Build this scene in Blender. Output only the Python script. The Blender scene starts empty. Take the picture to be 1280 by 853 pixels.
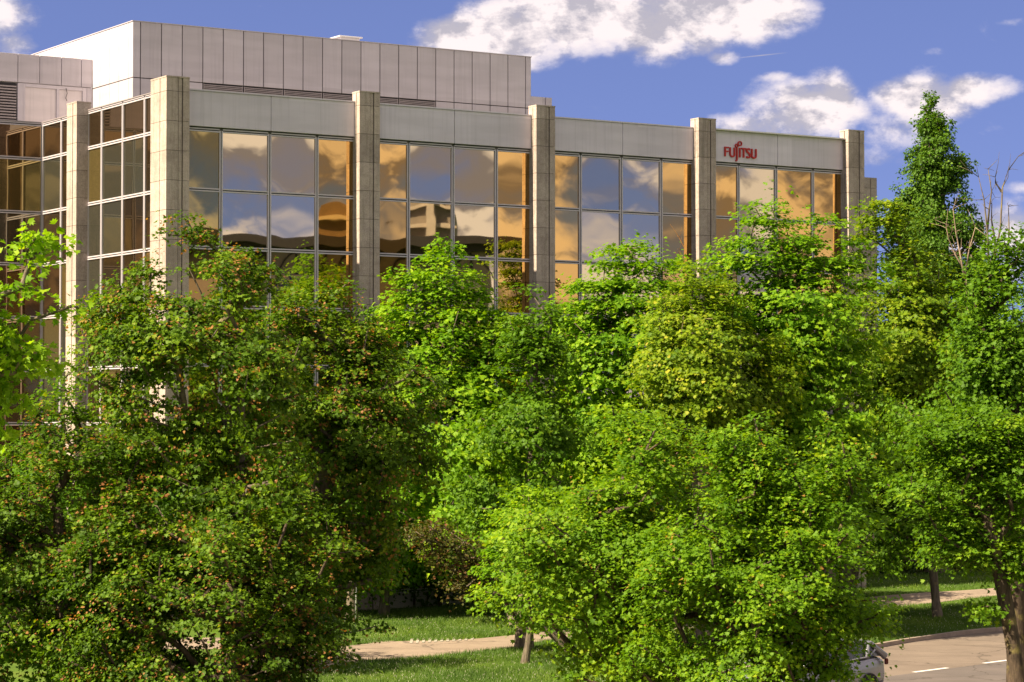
import bpy, math, random
import numpy as np
from mathutils import Vector, Matrix

# ------------------------------------------------------------------ camera, world, sun, exposure
SC = bpy.context.scene
COL = SC.collection
F = 3132.0            # focal length in pixels of a 1280 px wide frame
TH = 0.032            # pitch of the camera
CH = 6.5              # height of the camera above the road
AL = 0.558            # direction of the facade

cam = bpy.data.objects.new('camera', bpy.data.cameras.new('camera'))
COL.objects.link(cam)
cam.data.sensor_width = 36.0
cam.data.lens = 36.0 * F / 1280.0
cam.data.clip_start = 0.5
cam.data.clip_end = 6000
cam.location = (0, 0, CH)
cam.rotation_euler = (math.pi / 2 + TH, 0, 0)
SC.camera = cam

SUN_H = Vector((-0.86, -0.51, 0)).normalized()     # horizontal direction towards the sun
SUN_EL = math.radians(43)
sun_dir = Vector((SUN_H.x * math.cos(SUN_EL), SUN_H.y * math.cos(SUN_EL), math.sin(SUN_EL)))
sun = bpy.data.objects.new('sun', bpy.data.lights.new('sun', 'SUN'))
COL.objects.link(sun)
sun.data.energy = 3.8
sun.data.angle = math.radians(0.5)
sun.data.color = (1.0, 0.84, 0.60)
sun.rotation_euler = sun_dir.to_track_quat('Z', 'Y').to_euler()
sun.location = (-60, -40, 60)

SC.view_settings.view_transform = 'Standard'
SC.view_settings.look = 'None'
SC.view_settings.gamma = 1.0
SC.view_settings.exposure = 1.74
SC.cycles.max_bounces = 6
SC.cycles.diffuse_bounces = 3
SC.cycles.glossy_bounces = 4
SC.cycles.transmission_bounces = 4
SC.cycles.transparent_max_bounces = 6
SC.cycles.caustics_reflective = False
SC.cycles.caustics_refractive = False


def build_world():
    w = bpy.data.worlds.new('World')
    SC.world = w
    w.use_nodes = True
    nt = w.node_tree
    N, L = nt.nodes, nt.links
    N.clear()
    out = N.new('ShaderNodeOutputWorld')
    bg = N.new('ShaderNodeBackground')
    bg.inputs['Strength'].default_value = 0.058
    L.new(bg.outputs[0], out.inputs[0])
    sky = N.new('ShaderNodeTexSky')
    sky.sky_type = 'NISHITA'
    sky.sun_disc = False
    sky.sun_elevation = SUN_EL
    # rotation 0 = sun towards +Y, clockwise positive
    sky.sun_rotation = math.atan2(SUN_H.x, SUN_H.y)
    sky.air_density = 1.0
    sky.dust_density = 0.3
    sky.ozone_density = 2.5

    def val(op, a, b=None, c=None, clamp=False):
        n = N.new('ShaderNodeMath'); n.operation = op; n.use_clamp = clamp
        for i, v in enumerate((a, b, c)):
            if v is None: continue
            if isinstance(v, (int, float)): n.inputs[i].default_value = v
            else: L.new(v, n.inputs[i])
        return n.outputs[0]

    def vm(op, a, b=None, out=0):
        n = N.new('ShaderNodeVectorMath'); n.operation = op
        for i, v in enumerate((a, b)):
            if v is None: continue
            if isinstance(v, tuple): n.inputs[i].default_value = v
            else: L.new(v, n.inputs[i])
        return n.outputs[out]
    tc = N.new('ShaderNodeTexCoord').outputs['Generated']
    L.new(vm('NORMALIZE', vm('ADD', tc, (0, 0, 0.20))), sky.inputs['Vector'])     # clear, dry air: deep blue down to the roofs
    sep = N.new('ShaderNodeSeparateXYZ'); L.new(tc, sep.inputs[0])
    az = val('ARCTAN2', sep.outputs[0], sep.outputs[1])
    hl = val('SQRT', val('ADD', val('MULTIPLY', sep.outputs[0], sep.outputs[0]), val('MULTIPLY', sep.outputs[1], sep.outputs[1])))
    el = val('ARCTAN2', sep.outputs[2], hl)
    cmb = N.new('ShaderNodeCombineXYZ'); L.new(az, cmb.inputs[0]); L.new(el, cmb.inputs[1])
    P = cmb.outputs[0]                                   # azimuth, elevation in radians

    def noise(vec, scale, detail, rough, dist=0.0):
        n = N.new('ShaderNodeTexNoise'); n.noise_dimensions = '3D'
        n.inputs['Scale'].default_value = scale; n.inputs['Detail'].default_value = detail
        n.inputs['Roughness'].default_value = rough; n.inputs['Distortion'].default_value = dist
        L.new(vec, n.inputs['Vector'])
        return n.outputs[0]
    # individual cumulus clouds: azimuth, elevation, half-widths, in thousandths of a radian
    blobs = [(575, 52, 56, 26, 1.5), (640, 40, 60, 40, 1.7), (720, 20, 70, 40, 2.0), (800, 22, 70, 44, 2.1), (870, 18, 66, 38, 2.0), (935, 22, 60, 30, 1.8),
             (905, 74, 26, 10, .5), (690, 70, 26, 16, .6),
             (1000, 142, 60, 28, 1.9), (1036, 136, 28, 34, 1.8), (945, 160, 50, 18, 1.3), (967, 102, 32, 9, .35), (905, 150, 22, 8, .3),
             (1150, 128, 54, 28, 1.3), (1210, 120, 60, 18, 1.1), (1120, 172, 44, 28, .9), (1095, 200, 40, 14, .5), (1130, 205, 30, 12, .5),
             (1245, 300, 70, 40, 1.6), (1270, 242, 44, 9, .4), (1165, 72, 26, 8, .05), (1272, 40, 30, 8, .05),
             (8, 30, 40, 30, 1.2), (24, 62, 26, 18, .7), (130, -4, 80, 12, .6), (560, -20, 60, 16, .4)]
    fld = None
    for (x, y, rx, ry, wt) in blobs:
        c = ((x - 640) / F, (527 - y) / F, 0)
        d = vm('MULTIPLY', vm('SUBTRACT', P, c), (F / rx, F / ry, 0))
        q = val('SUBTRACT', wt, vm('DOT_PRODUCT', d, d, 1))
        fld = q if fld is None else val('SMOOTH_MAX', fld, q, 0.5)
    fld = val('MAXIMUM', fld, -1.3)
    Ps = vm('MULTIPLY', P, (1.0, 1.5, 1.0))
    nA = noise(Ps, 30, 8, 0.60, 0.1)
    nB = noise(vm('ADD', Ps, (0.007, -0.009, 0.0)), 30, 8, 0.60, 0.1)       # shifted sample: sunlit edge vs. shaded belly
    here = val('ADD', val('ADD', val('MULTIPLY', fld, 1.0), 0.0), val('MULTIPLY', val('SUBTRACT', nA, 0.5), 5.6))
    # free clouds over the rest of the sky (the side the glass mirrors)
    Pg = vm('MULTIPLY', P, (1.0, 1.9, 1.0))
    g1 = noise(Pg, 15, 8, 0.56, 0.2)
    g2 = noise(vm('ADD', Pg, (-0.009, 0.016, 0.0)), 15, 8, 0.56, 0.2)
    gen = val('MULTIPLY', val('SUBTRACT', g1, 0.395), 9.0)
    fr = val('MULTIPLY', val('SUBTRACT', val('ABSOLUTE', az), 0.26), 12.0, clamp=True)
    mixd = N.new('ShaderNodeMix'); mixd.data_type = 'FLOAT'
    L.new(fr, mixd.inputs[0]); L.new(here, mixd.inputs[2]); L.new(gen, mixd.inputs[3])
    dens = mixd.outputs[0]
    mr = N.new('ShaderNodeMapRange'); mr.interpolation_type = 'SMOOTHSTEP'
    mr.inputs['From Min'].default_value = -0.5; mr.inputs['From Max'].default_value = 1.5
    L.new(dens, mr.inputs[0])
    lit = val('ADD', val('MULTIPLY', val('SUBTRACT', nA, nB), 6.0), 0.64)
    litg = val('ADD', val('MULTIPLY', val('SUBTRACT', g1, g2), 6.0), 0.50)
    mixl = N.new('ShaderNodeMix'); mixl.data_type = 'FLOAT'; mixl.clamp_factor = True
    L.new(fr, mixl.inputs[0]); L.new(lit, mixl.inputs[2]); L.new(litg, mixl.inputs[3])
    cr = N.new('ShaderNodeValToRGB')
    cr.color_ramp.elements[0].position = 0.2; cr.color_ramp.elements[0].color = (2.9, 2.7, 3.0, 1)
    cr.color_ramp.elements[1].position = 0.9; cr.color_ramp.elements[1].color = (5.7, 5.05, 4.95, 1)
    L.new(mixl.outputs[0], cr.inputs[0])
    cg = N.new('ShaderNodeValToRGB')                     # low sunlit clouds opposite: golden flanks, grey bellies
    cg.color_ramp.elements[0].position = 0.25; cg.color_ramp.elements[0].color = (1.9, 1.6, 1.5, 1)
    cg.color_ramp.elements[1].position = 0.8; cg.color_ramp.elements[1].color = (6.4, 5.4, 4.5, 1)
    L.new(mixl.outputs[0], cg.inputs[0])
    ccm = N.new('ShaderNodeMix'); ccm.data_type = 'RGBA'
    L.new(fr, ccm.inputs[0]); L.new(cr.outputs[0], ccm.inputs[6]); L.new(cg.outputs[0], ccm.inputs[7])
    alpha = val('MULTIPLY', mr.outputs[0], 0.95)
    # a short condensation trail
    ct = vm('SUBTRACT', P, ((952 - 640) / F, (527 - 73.5) / F, 0))
    s2 = N.new('ShaderNodeSeparateXYZ'); L.new(ct, s2.inputs[0])
    dy = val('ADD', s2.outputs[1], val('MULTIPLY', s2.outputs[0], -0.09))
    tr = val('MULTIPLY', val('SUBTRACT', 1.0, val('MULTIPLY', val('ABSOLUTE', dy), F / 1.1), clamp=True),
             val('SUBTRACT', 1.0, val('MULTIPLY', val('ABSOLUTE', s2.outputs[0]), F / 34.0), clamp=True))
    alpha = val('MAXIMUM', alpha, val('MULTIPLY', tr, 0.75))
    tint = N.new('ShaderNodeMix'); tint.data_type = 'RGBA'; tint.blend_type = 'MULTIPLY'
    tint.inputs[0].default_value = 1.0
    L.new(sky.outputs[0], tint.inputs[6]); tint.inputs[7].default_value = (0.67, 0.565, 0.755, 1)
    mx = N.new('ShaderNodeMix'); mx.data_type = 'RGBA'
    L.new(alpha, mx.inputs[0]); L.new(tint.outputs[2], mx.inputs[6]); L.new(ccm.outputs[2], mx.inputs[7])
    L.new(mx.outputs[2], bg.inputs[0])
    w.cycles.sampling_method = 'MANUAL'
    w.cycles.sample_map_resolution = 512


build_world()

# ------------------------------------------------------------------ picture <-> place
A2 = np.array([math.cos(AL), math.sin(AL)])         # along the facade, away to the right
M2 = np.array([-math.sin(AL), math.cos(AL)])        # into the building
OB = np.array([-11.183, 82.845])                    # left end of the main facade on the ground


def ray(x, y):
    X = (x - 640) / F; Z = -(y - 426.5) / F
    return np.array([X, math.cos(TH) - Z * math.sin(TH), math.sin(TH) + Z * math.cos(TH)])


def ground(x, y, z=0.0):
    q = ray(x, y); t = (z - CH) / q[2]
    return np.array([q[0] * t, q[1] * t, z])


def at(x, y, Y):
    q = ray(x, y); t = Y / q[1]
    return np.array([q[0] * t, Y, CH + q[2] * t])


def on_front(x, y, v=0.0):
    q = ray(x, y); o = OB + M2 * v
    t = (o @ M2) / (q[:2] @ M2); w = q * t
    return (w[:2] - OB) @ A2, w[2] + CH


# ------------------------------------------------------------------ helpers
class MB:
    def __init__(s): s.v = []; s.f = []

    def box(s, x0, x1, y0, y1, z0, z1):
        b = len(s.v)
        s.v += [(x, y, z) for z in (z0, z1) for y in (y0, y1) for x in (x0, x1)]
        s.f += [tuple(b + i for i in q) for q in ((0, 2, 3, 1), (4, 5, 7, 6), (0, 1, 5, 4), (2, 6, 7, 3), (0, 4, 6, 2), (1, 3, 7, 5))]
        return s

    def poly(s, pts):
        b = len(s.v); s.v += [tuple(p) for p in pts]; s.f.append(tuple(range(b, b + len(pts)))); return s

    def prism(s, pts, z0, z1):
        n = len(pts); b = len(s.v)
        s.v += [(p[0], p[1], z0) for p in pts] + [(p[0], p[1], z1) for p in pts]
        s.f.append(tuple(b + n + i for i in range(n))); s.f.append(tuple(b + i for i in reversed(range(n))))
        for i in range(n):
            j = (i + 1) % n; s.f.append((b + i, b + j, b + n + j, b + n + i))
        return s

    def tube(s, pts, rads, n=6, cap=True):
        pts = [Vector(p) for p in pts]; base = len(s.v)
        up = Vector((0, 0, 1))
        for i, p in enumerate(pts):
            d = (pts[min(i + 1, len(pts) - 1)] - pts[max(i - 1, 0)])
            if d.length < 1e-6: d = Vector((0, 0, 1))
            d.normalize()
            a = d.cross(up if abs(d.z) < .9 else Vector((1, 0, 0))).normalized(); c = d.cross(a)
            for k in range(n):
                t = 2 * math.pi * k / n
                s.v.append(tuple(p + (a * math.cos(t) + c * math.sin(t)) * rads[i]))
        for i in range(len(pts) - 1):
            for k in range(n):
                k2 = (k + 1) % n
                s.f.append((base + i * n + k, base + i * n + k2, base + (i + 1) * n + k2, base + (i + 1) * n + k))
        if cap:
            s.f.append(tuple(base + k for k in reversed(range(n))))
            s.f.append(tuple(base + (len(pts) - 1) * n + k for k in range(n)))
        return s

    def mesh(s, name, mat, smooth=False):
        m = bpy.data.meshes.new(name); m.from_pydata(s.v, [], s.f)
        if mat: m.materials.append(mat)
        if smooth: m.shade_smooth()
        m.update()
        return m

    def build(s, name, mat, parent=None, smooth=False, bevel=0):
        o = bpy.data.objects.new(name, s.mesh(name, mat, smooth)); COL.objects.link(o)
        if parent: o.parent = parent
        if bevel:
            b = o.modifiers.new('bevel', 'BEVEL'); b.width = bevel; b.segments = 1; b.limit_method = 'ANGLE'
        return o


def tag(o, label=None, cat=None, group=None, kind=None):
    if label: o['label'] = label
    if cat: o['category'] = cat
    if group: o['group'] = group
    if kind: o['kind'] = kind
    return o


def empty(name, loc, rz=0, parent=None):
    o = bpy.data.objects.new(name, None); COL.objects.link(o)
    o.location = loc; o.rotation_euler = (0, 0, rz)
    if parent: o.parent = parent
    return o


class Mat:
    def __init__(s, name):
        s.m = bpy.data.materials.new(name); s.m.use_nodes = True
        s.nt = s.m.node_tree; s.N = s.nt.nodes; s.L = s.nt.links
        s.p = s.N['Principled BSDF']; s.out = s.N['Material Output']

    def new(s, t, **kw):
        n = s.N.new(t)
        for k, v in kw.items(): setattr(n, k, v)
        return n

    def coord(s, scale=(1, 1, 1), kind='Object', loc=(0, 0, 0)):
        t = s.new('ShaderNodeTexCoord'); mp = s.new('ShaderNodeMapping')
        mp.inputs['Scale'].default_value = scale; mp.inputs['Location'].default_value = loc
        s.L.new(t.outputs[kind], mp.inputs[0]); return mp.outputs[0]

    def noise(s, vec, scale, detail=4, rough=.55, dist=0):
        n = s.new('ShaderNodeTexNoise'); n.inputs['Scale'].default_value = scale
        n.inputs['Detail'].default_value = detail; n.inputs['Roughness'].default_value = rough
        n.inputs['Distortion'].default_value = dist
        s.L.new(vec, n.inputs['Vector']); return n.outputs[0]

    def ramp(s, fac, stops, interp='LINEAR'):
        r = s.new('ShaderNodeValToRGB'); r.color_ramp.interpolation = interp
        e = r.color_ramp.elements
        while len(e) < len(stops): e.new(0.5)
        for i, (p, c) in enumerate(stops):
            e[i].position = p; e[i].color = (*c, 1)
        s.L.new(fac, r.inputs[0]); return r.outputs[0]

    def mix(s, fac, a, b, blend='MIX'):
        m = s.new('ShaderNodeMix', data_type='RGBA', blend_type=blend)
        for i, v in ((0, fac), (6, a), (7, b)):
            if isinstance(v, (int, float)): m.inputs[i].default_value = v
            elif isinstance(v, tuple): m.inputs[i].default_value = (*v, 1)
            else: s.L.new(v, m.inputs[i])
        return m.outputs[2]

    def math(s, op, a, b=None, clamp=False):
        n = s.new('ShaderNodeMath', operation=op, use_clamp=clamp)
        for i, v in enumerate((a, b)):
            if v is None: continue
            if isinstance(v, (int, float)): n.inputs[i].default_value = v
            else: s.L.new(v, n.inputs[i])
        return n.outputs[0]

    def bump(s, h, strength=.3, dist=.02):
        b = s.new('ShaderNodeBump'); b.inputs['Strength'].default_value = strength; b.inputs['Distance'].default_value = dist
        s.L.new(h, b.inputs['Height']); s.L.new(b.outputs[0], s.p.inputs['Normal']); return b

    def base(s, c, rough=.6, metal=0, spec=.5):
        if isinstance(c, tuple): s.p.inputs['Base Color'].default_value = (*c, 1)
        else: s.L.new(c, s.p.inputs['Base Color'])
        s.p.inputs['Roughness'].default_value = rough
        s.p.inputs['Metallic'].default_value = metal
        s.p.inputs['Specular IOR Level'].default_value = spec
        return s


def simple(name, c, rough=.6, metal=0, var=.12, scale=3, bump=0, spec=.5):
    m = Mat(name)
    n = m.noise(m.coord(), scale, 5, .6)
    col = m.ramp(n, [(.3, tuple(x * (1 - var) for x in c)), (.7, tuple(min(1, x * (1 + var)) for x in c))])
    m.base(col, rough, metal, spec)
    if bump: m.bump(m.noise(m.coord(), scale * 20, 3), .4, bump)
    return m.m


def cell_tone(m, axis, size, off, lo, hi):
    """one tone per block or sheet"""
    sp_ = m.new('ShaderNodeSeparateXYZ'); t = m.new('ShaderNodeTexCoord'); m.L.new(t.outputs['Object'], sp_.inputs[0])
    f = m.math('FLOOR', m.math('DIVIDE', m.math('SUBTRACT', sp_.outputs[axis], off), size))
    w = m.new('ShaderNodeTexWhiteNoise', noise_dimensions='2D')
    cb_ = m.new('ShaderNodeCombineXYZ'); m.L.new(f, cb_.inputs[0])
    m.L.new(m.math('FLOOR', m.math('DIVIDE', sp_.outputs[0 if axis == 2 else 2], 2.9)), cb_.inputs[1])
    m.L.new(cb_.outputs[0], w.inputs['Vector'])
    return m.ramp(w.outputs['Value'], [(0, (lo,) * 3), (1, (hi,) * 3)])


def stone():
    m = Mat('granite')
    n = m.noise(m.coord(), 1.1, 5, .65); fine = m.noise(m.coord(), 38, 3, .75); mid = m.noise(m.coord(), 7, 5, .7)
    streak = m.noise(m.coord((7, 7, .35)), 1.0, 5, .65)
    c = m.ramp(n, [(.3, (.44, .365, .33)), (.5, (.55, .46, .41)), (.7, (.62, .53, .47))])
    c = m.mix(.75, c, m.ramp(fine, [(.32, (.45, .43, .42)), (.62, (1.08, 1.08, 1.08))]), 'MULTIPLY')
    c = m.mix(.6, c, m.ramp(mid, [(.35, (.72, .70, .68)), (.6, (1.05, 1.05, 1.05))]), 'MULTIPLY')
    c = m.mix(1.0, c, cell_tone(m, 2, .98, 17.83 - .45, .86, 1.08), 'MULTIPLY')
    c = m.mix(m.ramp(streak, [(.50, (0, 0, 0)), (.72, (.55, .55, .55))]), c, (.17, .145, .12))
    m.base(c, .8, spec=.25); m.bump(fine, .4, .012)
    return m.m


def cladding(name, c, cell=None):
    m = Mat(name)
    n = m.noise(m.coord((.5, .5, 3)), .8, 3, .5)
    streak = m.noise(m.coord((9, 9, .3)), 1.0, 5, .65)
    col = m.ramp(n, [(.35, tuple(x * .93 for x in c)), (.65, tuple(x * 1.05 for x in c))])
    col = m.mix(m.ramp(streak, [(.50, (0, 0, 0)), (.80, (.42, .42, .42))]), col, tuple(x * .62 for x in c))
    if cell: col = m.mix(1.0, col, cell_tone(m, 0, cell[0], cell[1], .90, 1.06), 'MULTIPLY')
    m.base(col, .45, .08, .4)
    m.bump(n, .15, .01)
    return m.m


def glass(name, tint, dark, seed, mirror_=.9):
    """solar-control glass: a coated mirror-like face over a dim interior"""
    m = Mat(name)
    oi = m.new('ShaderNodeObjectInfo')
    tc = m.new('ShaderNodeTexCoord')
    off = m.new('ShaderNodeVectorMath', operation='SCALE'); off.inputs[0].default_value = (37, 11, 23)
    m.L.new(oi.outputs['Random'], off.inputs['Scale'])
    ad = m.new('ShaderNodeVectorMath', operation='ADD')
    m.L.new(tc.outputs['Object'], ad.inputs[0]); m.L.new(off.outputs[0], ad.inputs[1])
    n = m.noise(ad.outputs[0], .75, 1.0, .3, .3)
    # one gentle swelling per pane, strongest towards its edges
    b = m.new('ShaderNodeBump'); b.inputs['Strength'].default_value = .5; b.inputs['Distance'].default_value = .0024
    m.L.new(n, b.inputs['Height'])
    gl = m.new('ShaderNodeBsdfGlossy'); gl.inputs['Roughness'].default_value = .012
    tv = m.ramp(oi.outputs['Random'], [(0, tuple(x * .9 for x in tint)), (1, tuple(min(1, x * 1.1) for x in tint))])
    m.L.new(tv, gl.inputs['Color']); m.L.new(b.outputs[0], gl.inputs['Normal'])
    df = m.new('ShaderNodeBsdfDiffuse'); df.inputs['Color'].default_value = (*dark, 1)
    mx = m.new('ShaderNodeMixShader'); mx.inputs[0].default_value = mirror_
    m.L.new(df.outputs[0], mx.inputs[1]); m.L.new(gl.outputs[0], mx.inputs[2])
    m.L.new(mx.outputs[0], m.out.inputs[0])
    m.N.remove(m.p)
    return m.m


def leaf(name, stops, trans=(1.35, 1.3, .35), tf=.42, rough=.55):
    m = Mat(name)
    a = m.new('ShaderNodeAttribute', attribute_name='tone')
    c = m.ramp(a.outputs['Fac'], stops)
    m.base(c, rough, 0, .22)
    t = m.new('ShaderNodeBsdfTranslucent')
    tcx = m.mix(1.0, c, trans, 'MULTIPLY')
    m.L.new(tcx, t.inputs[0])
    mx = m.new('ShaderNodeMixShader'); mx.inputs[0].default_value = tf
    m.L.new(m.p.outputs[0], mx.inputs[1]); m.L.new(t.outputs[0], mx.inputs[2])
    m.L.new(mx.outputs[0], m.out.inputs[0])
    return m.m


def bark(name, c1, c2):
    m = Mat(name)
    n = m.noise(m.coord((6, 6, 1.2)), 2.2, 6, .7)
    li = m.noise(m.coord(), 3.0, 4, .6)
    c = m.ramp(n, [(.35, c1), (.65, c2)])
    c = m.mix(m.ramp(li, [(.55, (0, 0, 0)), (.7, (.55, .55, .55))]), c, (.28, .24, .07))
    m.base(c, .9, spec=.2); m.bump(n, .8, .03)
    return m.m


STONE = stone()
STONE_JOINT = simple('stone_joint', (.10, .085, .07), .9)
PARAPET = cladding('parapet_sheet', (.69, .64, .73), (3.61, .53))
PENT = cladding('penthouse_sheet', (.525, .49, .54), (.903, 6.40))
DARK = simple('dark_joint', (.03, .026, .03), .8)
FRAME = simple('anodised_frame', (.56, .52, .57), .45, .1, .05)
COPE = simple('light_coping', (.75, .72, .72), .4, .2, .05)
LOUVRE = simple('louvre_metal', (.33, .29, .30), .5, .2)
G_CLEAR = glass('clear_glass', (.72, .62, .45), (.02, .018, .016), 1)
G_AMBER = glass('amber_glass', (.70, .45, .17), (.06, .035, .01), 2)
G_OLIVE = glass('olive_glass', (.50, .40, .18), (.16, .125, .05), 3, .72)
G_GREY = glass('grey_green_glass', (.42, .38, .28), (.085, .085, .065), 5, .72)
G_DARK = glass('dark_glass', (.38, .28, .17), (.055, .038, .022), 4, .8)
ROOFM = simple('roof_gravel', (.30, .28, .26), .9, 0, .3, 6)
WALLM = simple('rear_render', (.42, .39, .36), .85)
RED = simple('red_letters', (.50, .015, .012), .45, 0, .05)
BARK_G = bark('grey_bark', (.075, .06, .045), (.20, .165, .12))
BARK_D = bark('dark_bark', (.035, .027, .02), (.11, .08, .055))
BARK_DEAD = simple('bleached_bark', (.34, .25, .18), .9, 0, .3, 5)

# ------------------------------------------------------------------ office building
GZ = 6.5                                   # local z = height above ground; facade heights were measured from eye level
ZR = [z + GZ for z in (9.72, 7.72, 5.79, 3.83, 1.87, -.09, -2.05, -4.0, -5.9)]      # transoms
ZT = 11.0 + GZ                             # parapet top
LB = 7.217                                 # bay
FH = 8.0
bld = empty('office_building', (OB[0], OB[1], 0), AL)
tag(bld, 'long office building with stone pillars, amber mirrored glazing and a grey panelled penthouse', 'office building')

rr = random.Random(5)


def curtain(name, P0, d, cuts, zs, kinds, n_out):
    """curtain wall: frame grid (part) with one pane per field (sub-parts).
    P0 = local start, d = local unit direction, cuts = positions along d, n_out = outward normal"""
    P0 = np.array(P0, float); d = np.array(d, float); n = np.array(n_out, float)
    fr = MB(); jt = MB()

    def obox(mb, a0, a1, o0, o1, z0, z1):
        pts = [P0 + d * a + n * o for a, o in ((a0, o0), (a1, o0), (a1, o1), (a0, o1))]
        mb.prism(pts if (d[0] * n[1] - d[1] * n[0]) > 0 else pts[::-1], z0, z1)
    w = .043; g = .018
    e0, e1 = cuts[0], cuts[-1]
    for c in cuts:                          # mullions: two profiles with a shadow gap between them
        obox(fr, c - w - g, c - g, 0, .07, zs[-1], zs[0])
        obox(fr, c + g, c + w + g, 0, .07, zs[-1], zs[0])
        obox(jt, c - g, c + g, 0, .03, zs[-1], zs[0])
    for z in zs:
        for i in range(len(cuts) - 1):
            a0, a1 = cuts[i] + w + g, cuts[i + 1] - w - g
            obox(fr, a0, a1, 0, .065, z - w - g, z - g)
            obox(fr, a0, a1, 0, .065, z + g, z + w + g)
            obox(jt, a0, a1, 0, .028, z - g, z + g)
    o = fr.build(name, FRAME, bld)
    jt.build('joint_strips', DARK, o)
    for i in range(len(cuts) - 1):
        for j in range(len(zs) - 1):
            a0, a1 = cuts[i] + w + g, cuts[i + 1] - w - g
            z1, z0 = zs[j] - w - g, zs[j + 1] + w + g
            cx = P0 + d * (a0 + a1) / 2
            m = MB(); K = 8; amp = rr.uniform(-.0022, .0022); tilt = rr.uniform(-.0016, .0016) ; tz = rr.uniform(-.002, .002)
            if abs(amp) < .001: amp = math.copysign(.0012, amp)
            W = (a1 - a0); H = (z1 - z0)
            for q in range(K + 1):
                for p in range(K + 1):
                    a = (p / K - .5); b = (q / K - .5)
                    off = .02 + amp * (1 - (2 * a) ** 2) * (1 - (2 * b) ** 2) + tilt * a * W + tz * b * H
                    pt = d * (a * W) + n * off
                    m.v.append((pt[0], pt[1], b * H))
            for q in range(K):
                for p in range(K):
                    k = q * (K + 1) + p
                    fc = (k, k + 1, k + K + 2, k + K + 1)
                    m.f.append(fc if (d[0] * n[1] - d[1] * n[0]) < 0 else fc[::-1])
            kd = kinds(i, j)
            pn = m.build('pane', kd, o, smooth=True)
            pn.location = (cx[0], cx[1], (z0 + z1) / 2)
    return o


AMB, CLR, OLV, DRK = G_AMBER, G_CLEAR, G_OLIVE, G_DARK


def kind_main(k):
    def f(i, j):
        if i == 0: return (OLV if j < 2 else DRK) if k == 0 else AMB
        if i == 3: return AMB if j < 3 or k == 1 else DRK
        if k == 3 and i == 2: return AMB
        return CLR
    return f


def pillar(u0, u1, v0, v1, z1, face_groove=True, side_groove=True):
    """granite clad pillar; blocks of ~0.98 m with real open joints, vertical grooves in its front and its left side"""
    m = MB(); j = MB()
    w = u1 - u0; g1 = u0 + .52 * w; g2 = u0 + .70 * w
    j.box(u0 + .04, u1 - .04, v0 + .04, v1 - .02, 0, z1 - .06)
    z = z1
    hb = .98
    k = 0
    while z > 0:
        h = .45 if k == 0 else hb
        zb = max(0, z - h); t = .007
        zz = z - (t if k else 0)
        # front: three strips with a narrow groove
        m.box(u0, g1 - .012, v0, v0 + .06, zb + t, zz)
        m.box(g1 + .012, g2 - .02, v0 + .025, v0 + .06, zb + t, zz)
        m.box(g2 + .02, u1, v0, v0 + .06, zb + t, zz)
        # left side: two strips
        s = v0 + .06; e = v1; q = s + (e - s) * .38
        m.box(u0, u0 + .06, s + .003, q - .018, zb + t, zz)
        m.box(u0, u0 + .06, q + .018, e, zb + t, zz)
        # right side
        m.box(u1 - .06, u1, s + .003, e, zb + t, zz)
        z = zb; k += 1
    m.box(u0 - .01, u1 + .01, v0 - .01, v1, z1 + .003, z1 + .05)
    o = m.build('pillar', STONE, bld)
    j.build('joint_core', STONE_JOINT, o)
    return o


PT = 11.33 + GZ
for k in range(5):
    u = k * LB - .53
    if k == 0: pillar(u, u + .83, -.5, .78, PT)
    else: pillar(u, u + .80, -.5, .02, PT)
# main facade: four bays
for k in range(4):
    uR = k * LB + .27
    nxt = (k + 1) * LB - .53
    base = k * LB + .53
    cuts = [base - .18, base + 1.13, base + 2.94, base + 4.74, nxt + .12]
    curtain('curtain_wall', (0, 0), (1, 0), cuts, ZR, kind_main(k), (0, -1))
    # parapet: two sheets with a fine joint between
    mid = base + 2.94
    m = MB()
    z0 = ZR[0] + .10
    zt = ZT + (.10 if k == 3 else 0)
    m.box(uR + .0, mid - .008, -.16, .25, z0, ZT); m.box(mid + .008, nxt, -.16, .25, z0, ZT)
    o = m.build('parapet_panel', PARAPET, bld, bevel=.008)
    c = MB().box(uR, nxt, -.20 if k < 3 else -.34, .45, ZT + .004, ZT + .05); c.build('coping', COPE if k == 3 else PARAPET, o)
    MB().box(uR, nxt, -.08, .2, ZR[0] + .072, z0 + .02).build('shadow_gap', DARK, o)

# side wall (recedes to the left of the corner pillar)
cutsB = [.70, 2.35, 4.22, 6.08, 7.36]
zsB = [ZT] + ZR


def kindB(i, j): return DRK if j == 0 else (G_GREY, OLV, DRK, G_GREY, DRK)[(i * 3 + j * 2) % 5]


curtain('curtain_wall', (0, 0), (0, 1), cutsB, zsB, kindB, (-1, 0))
curtain('curtain_wall', (0, 0), (0, 1), [8.2, 9.86, 11.72], zsB, kindB, (-1, 0))
# left pillar on the side wall
pl = MB()


def pillar_side():
    m = MB(); j = MB(); u0, u1, v0, v1 = -.5, .05, 7.3, 8.22
    j.box(u0 + .04, u1, v0 + .04, v1 - .04, 0, PT - .06)
    z = PT; k = 0
    while z > 0:
        h = .45 if k == 0 else .98; zb = max(0, z - h); t = .007; zz = z - (t if k else 0)
        m.box(u0, u0 + .06, v0 + .003, v0 + .34, zb + t, zz); m.box(u0, u0 + .06, v0 + .40, v1, zb + t, zz)
        m.box(u0 + .063, u1, v0, v0 + .06, zb + t, zz); m.box(u0 + .063, u1, v1 - .06, v1, zb + t, zz)
        z = zb; k += 1
    m.box(u0 - .01, u1, v0 - .01, v1 + .01, PT + .003, PT + .05)
    o = m.build('pillar', STONE, bld); j.build('joint_core', STONE_JOINT, o)


pillar_side()
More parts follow.
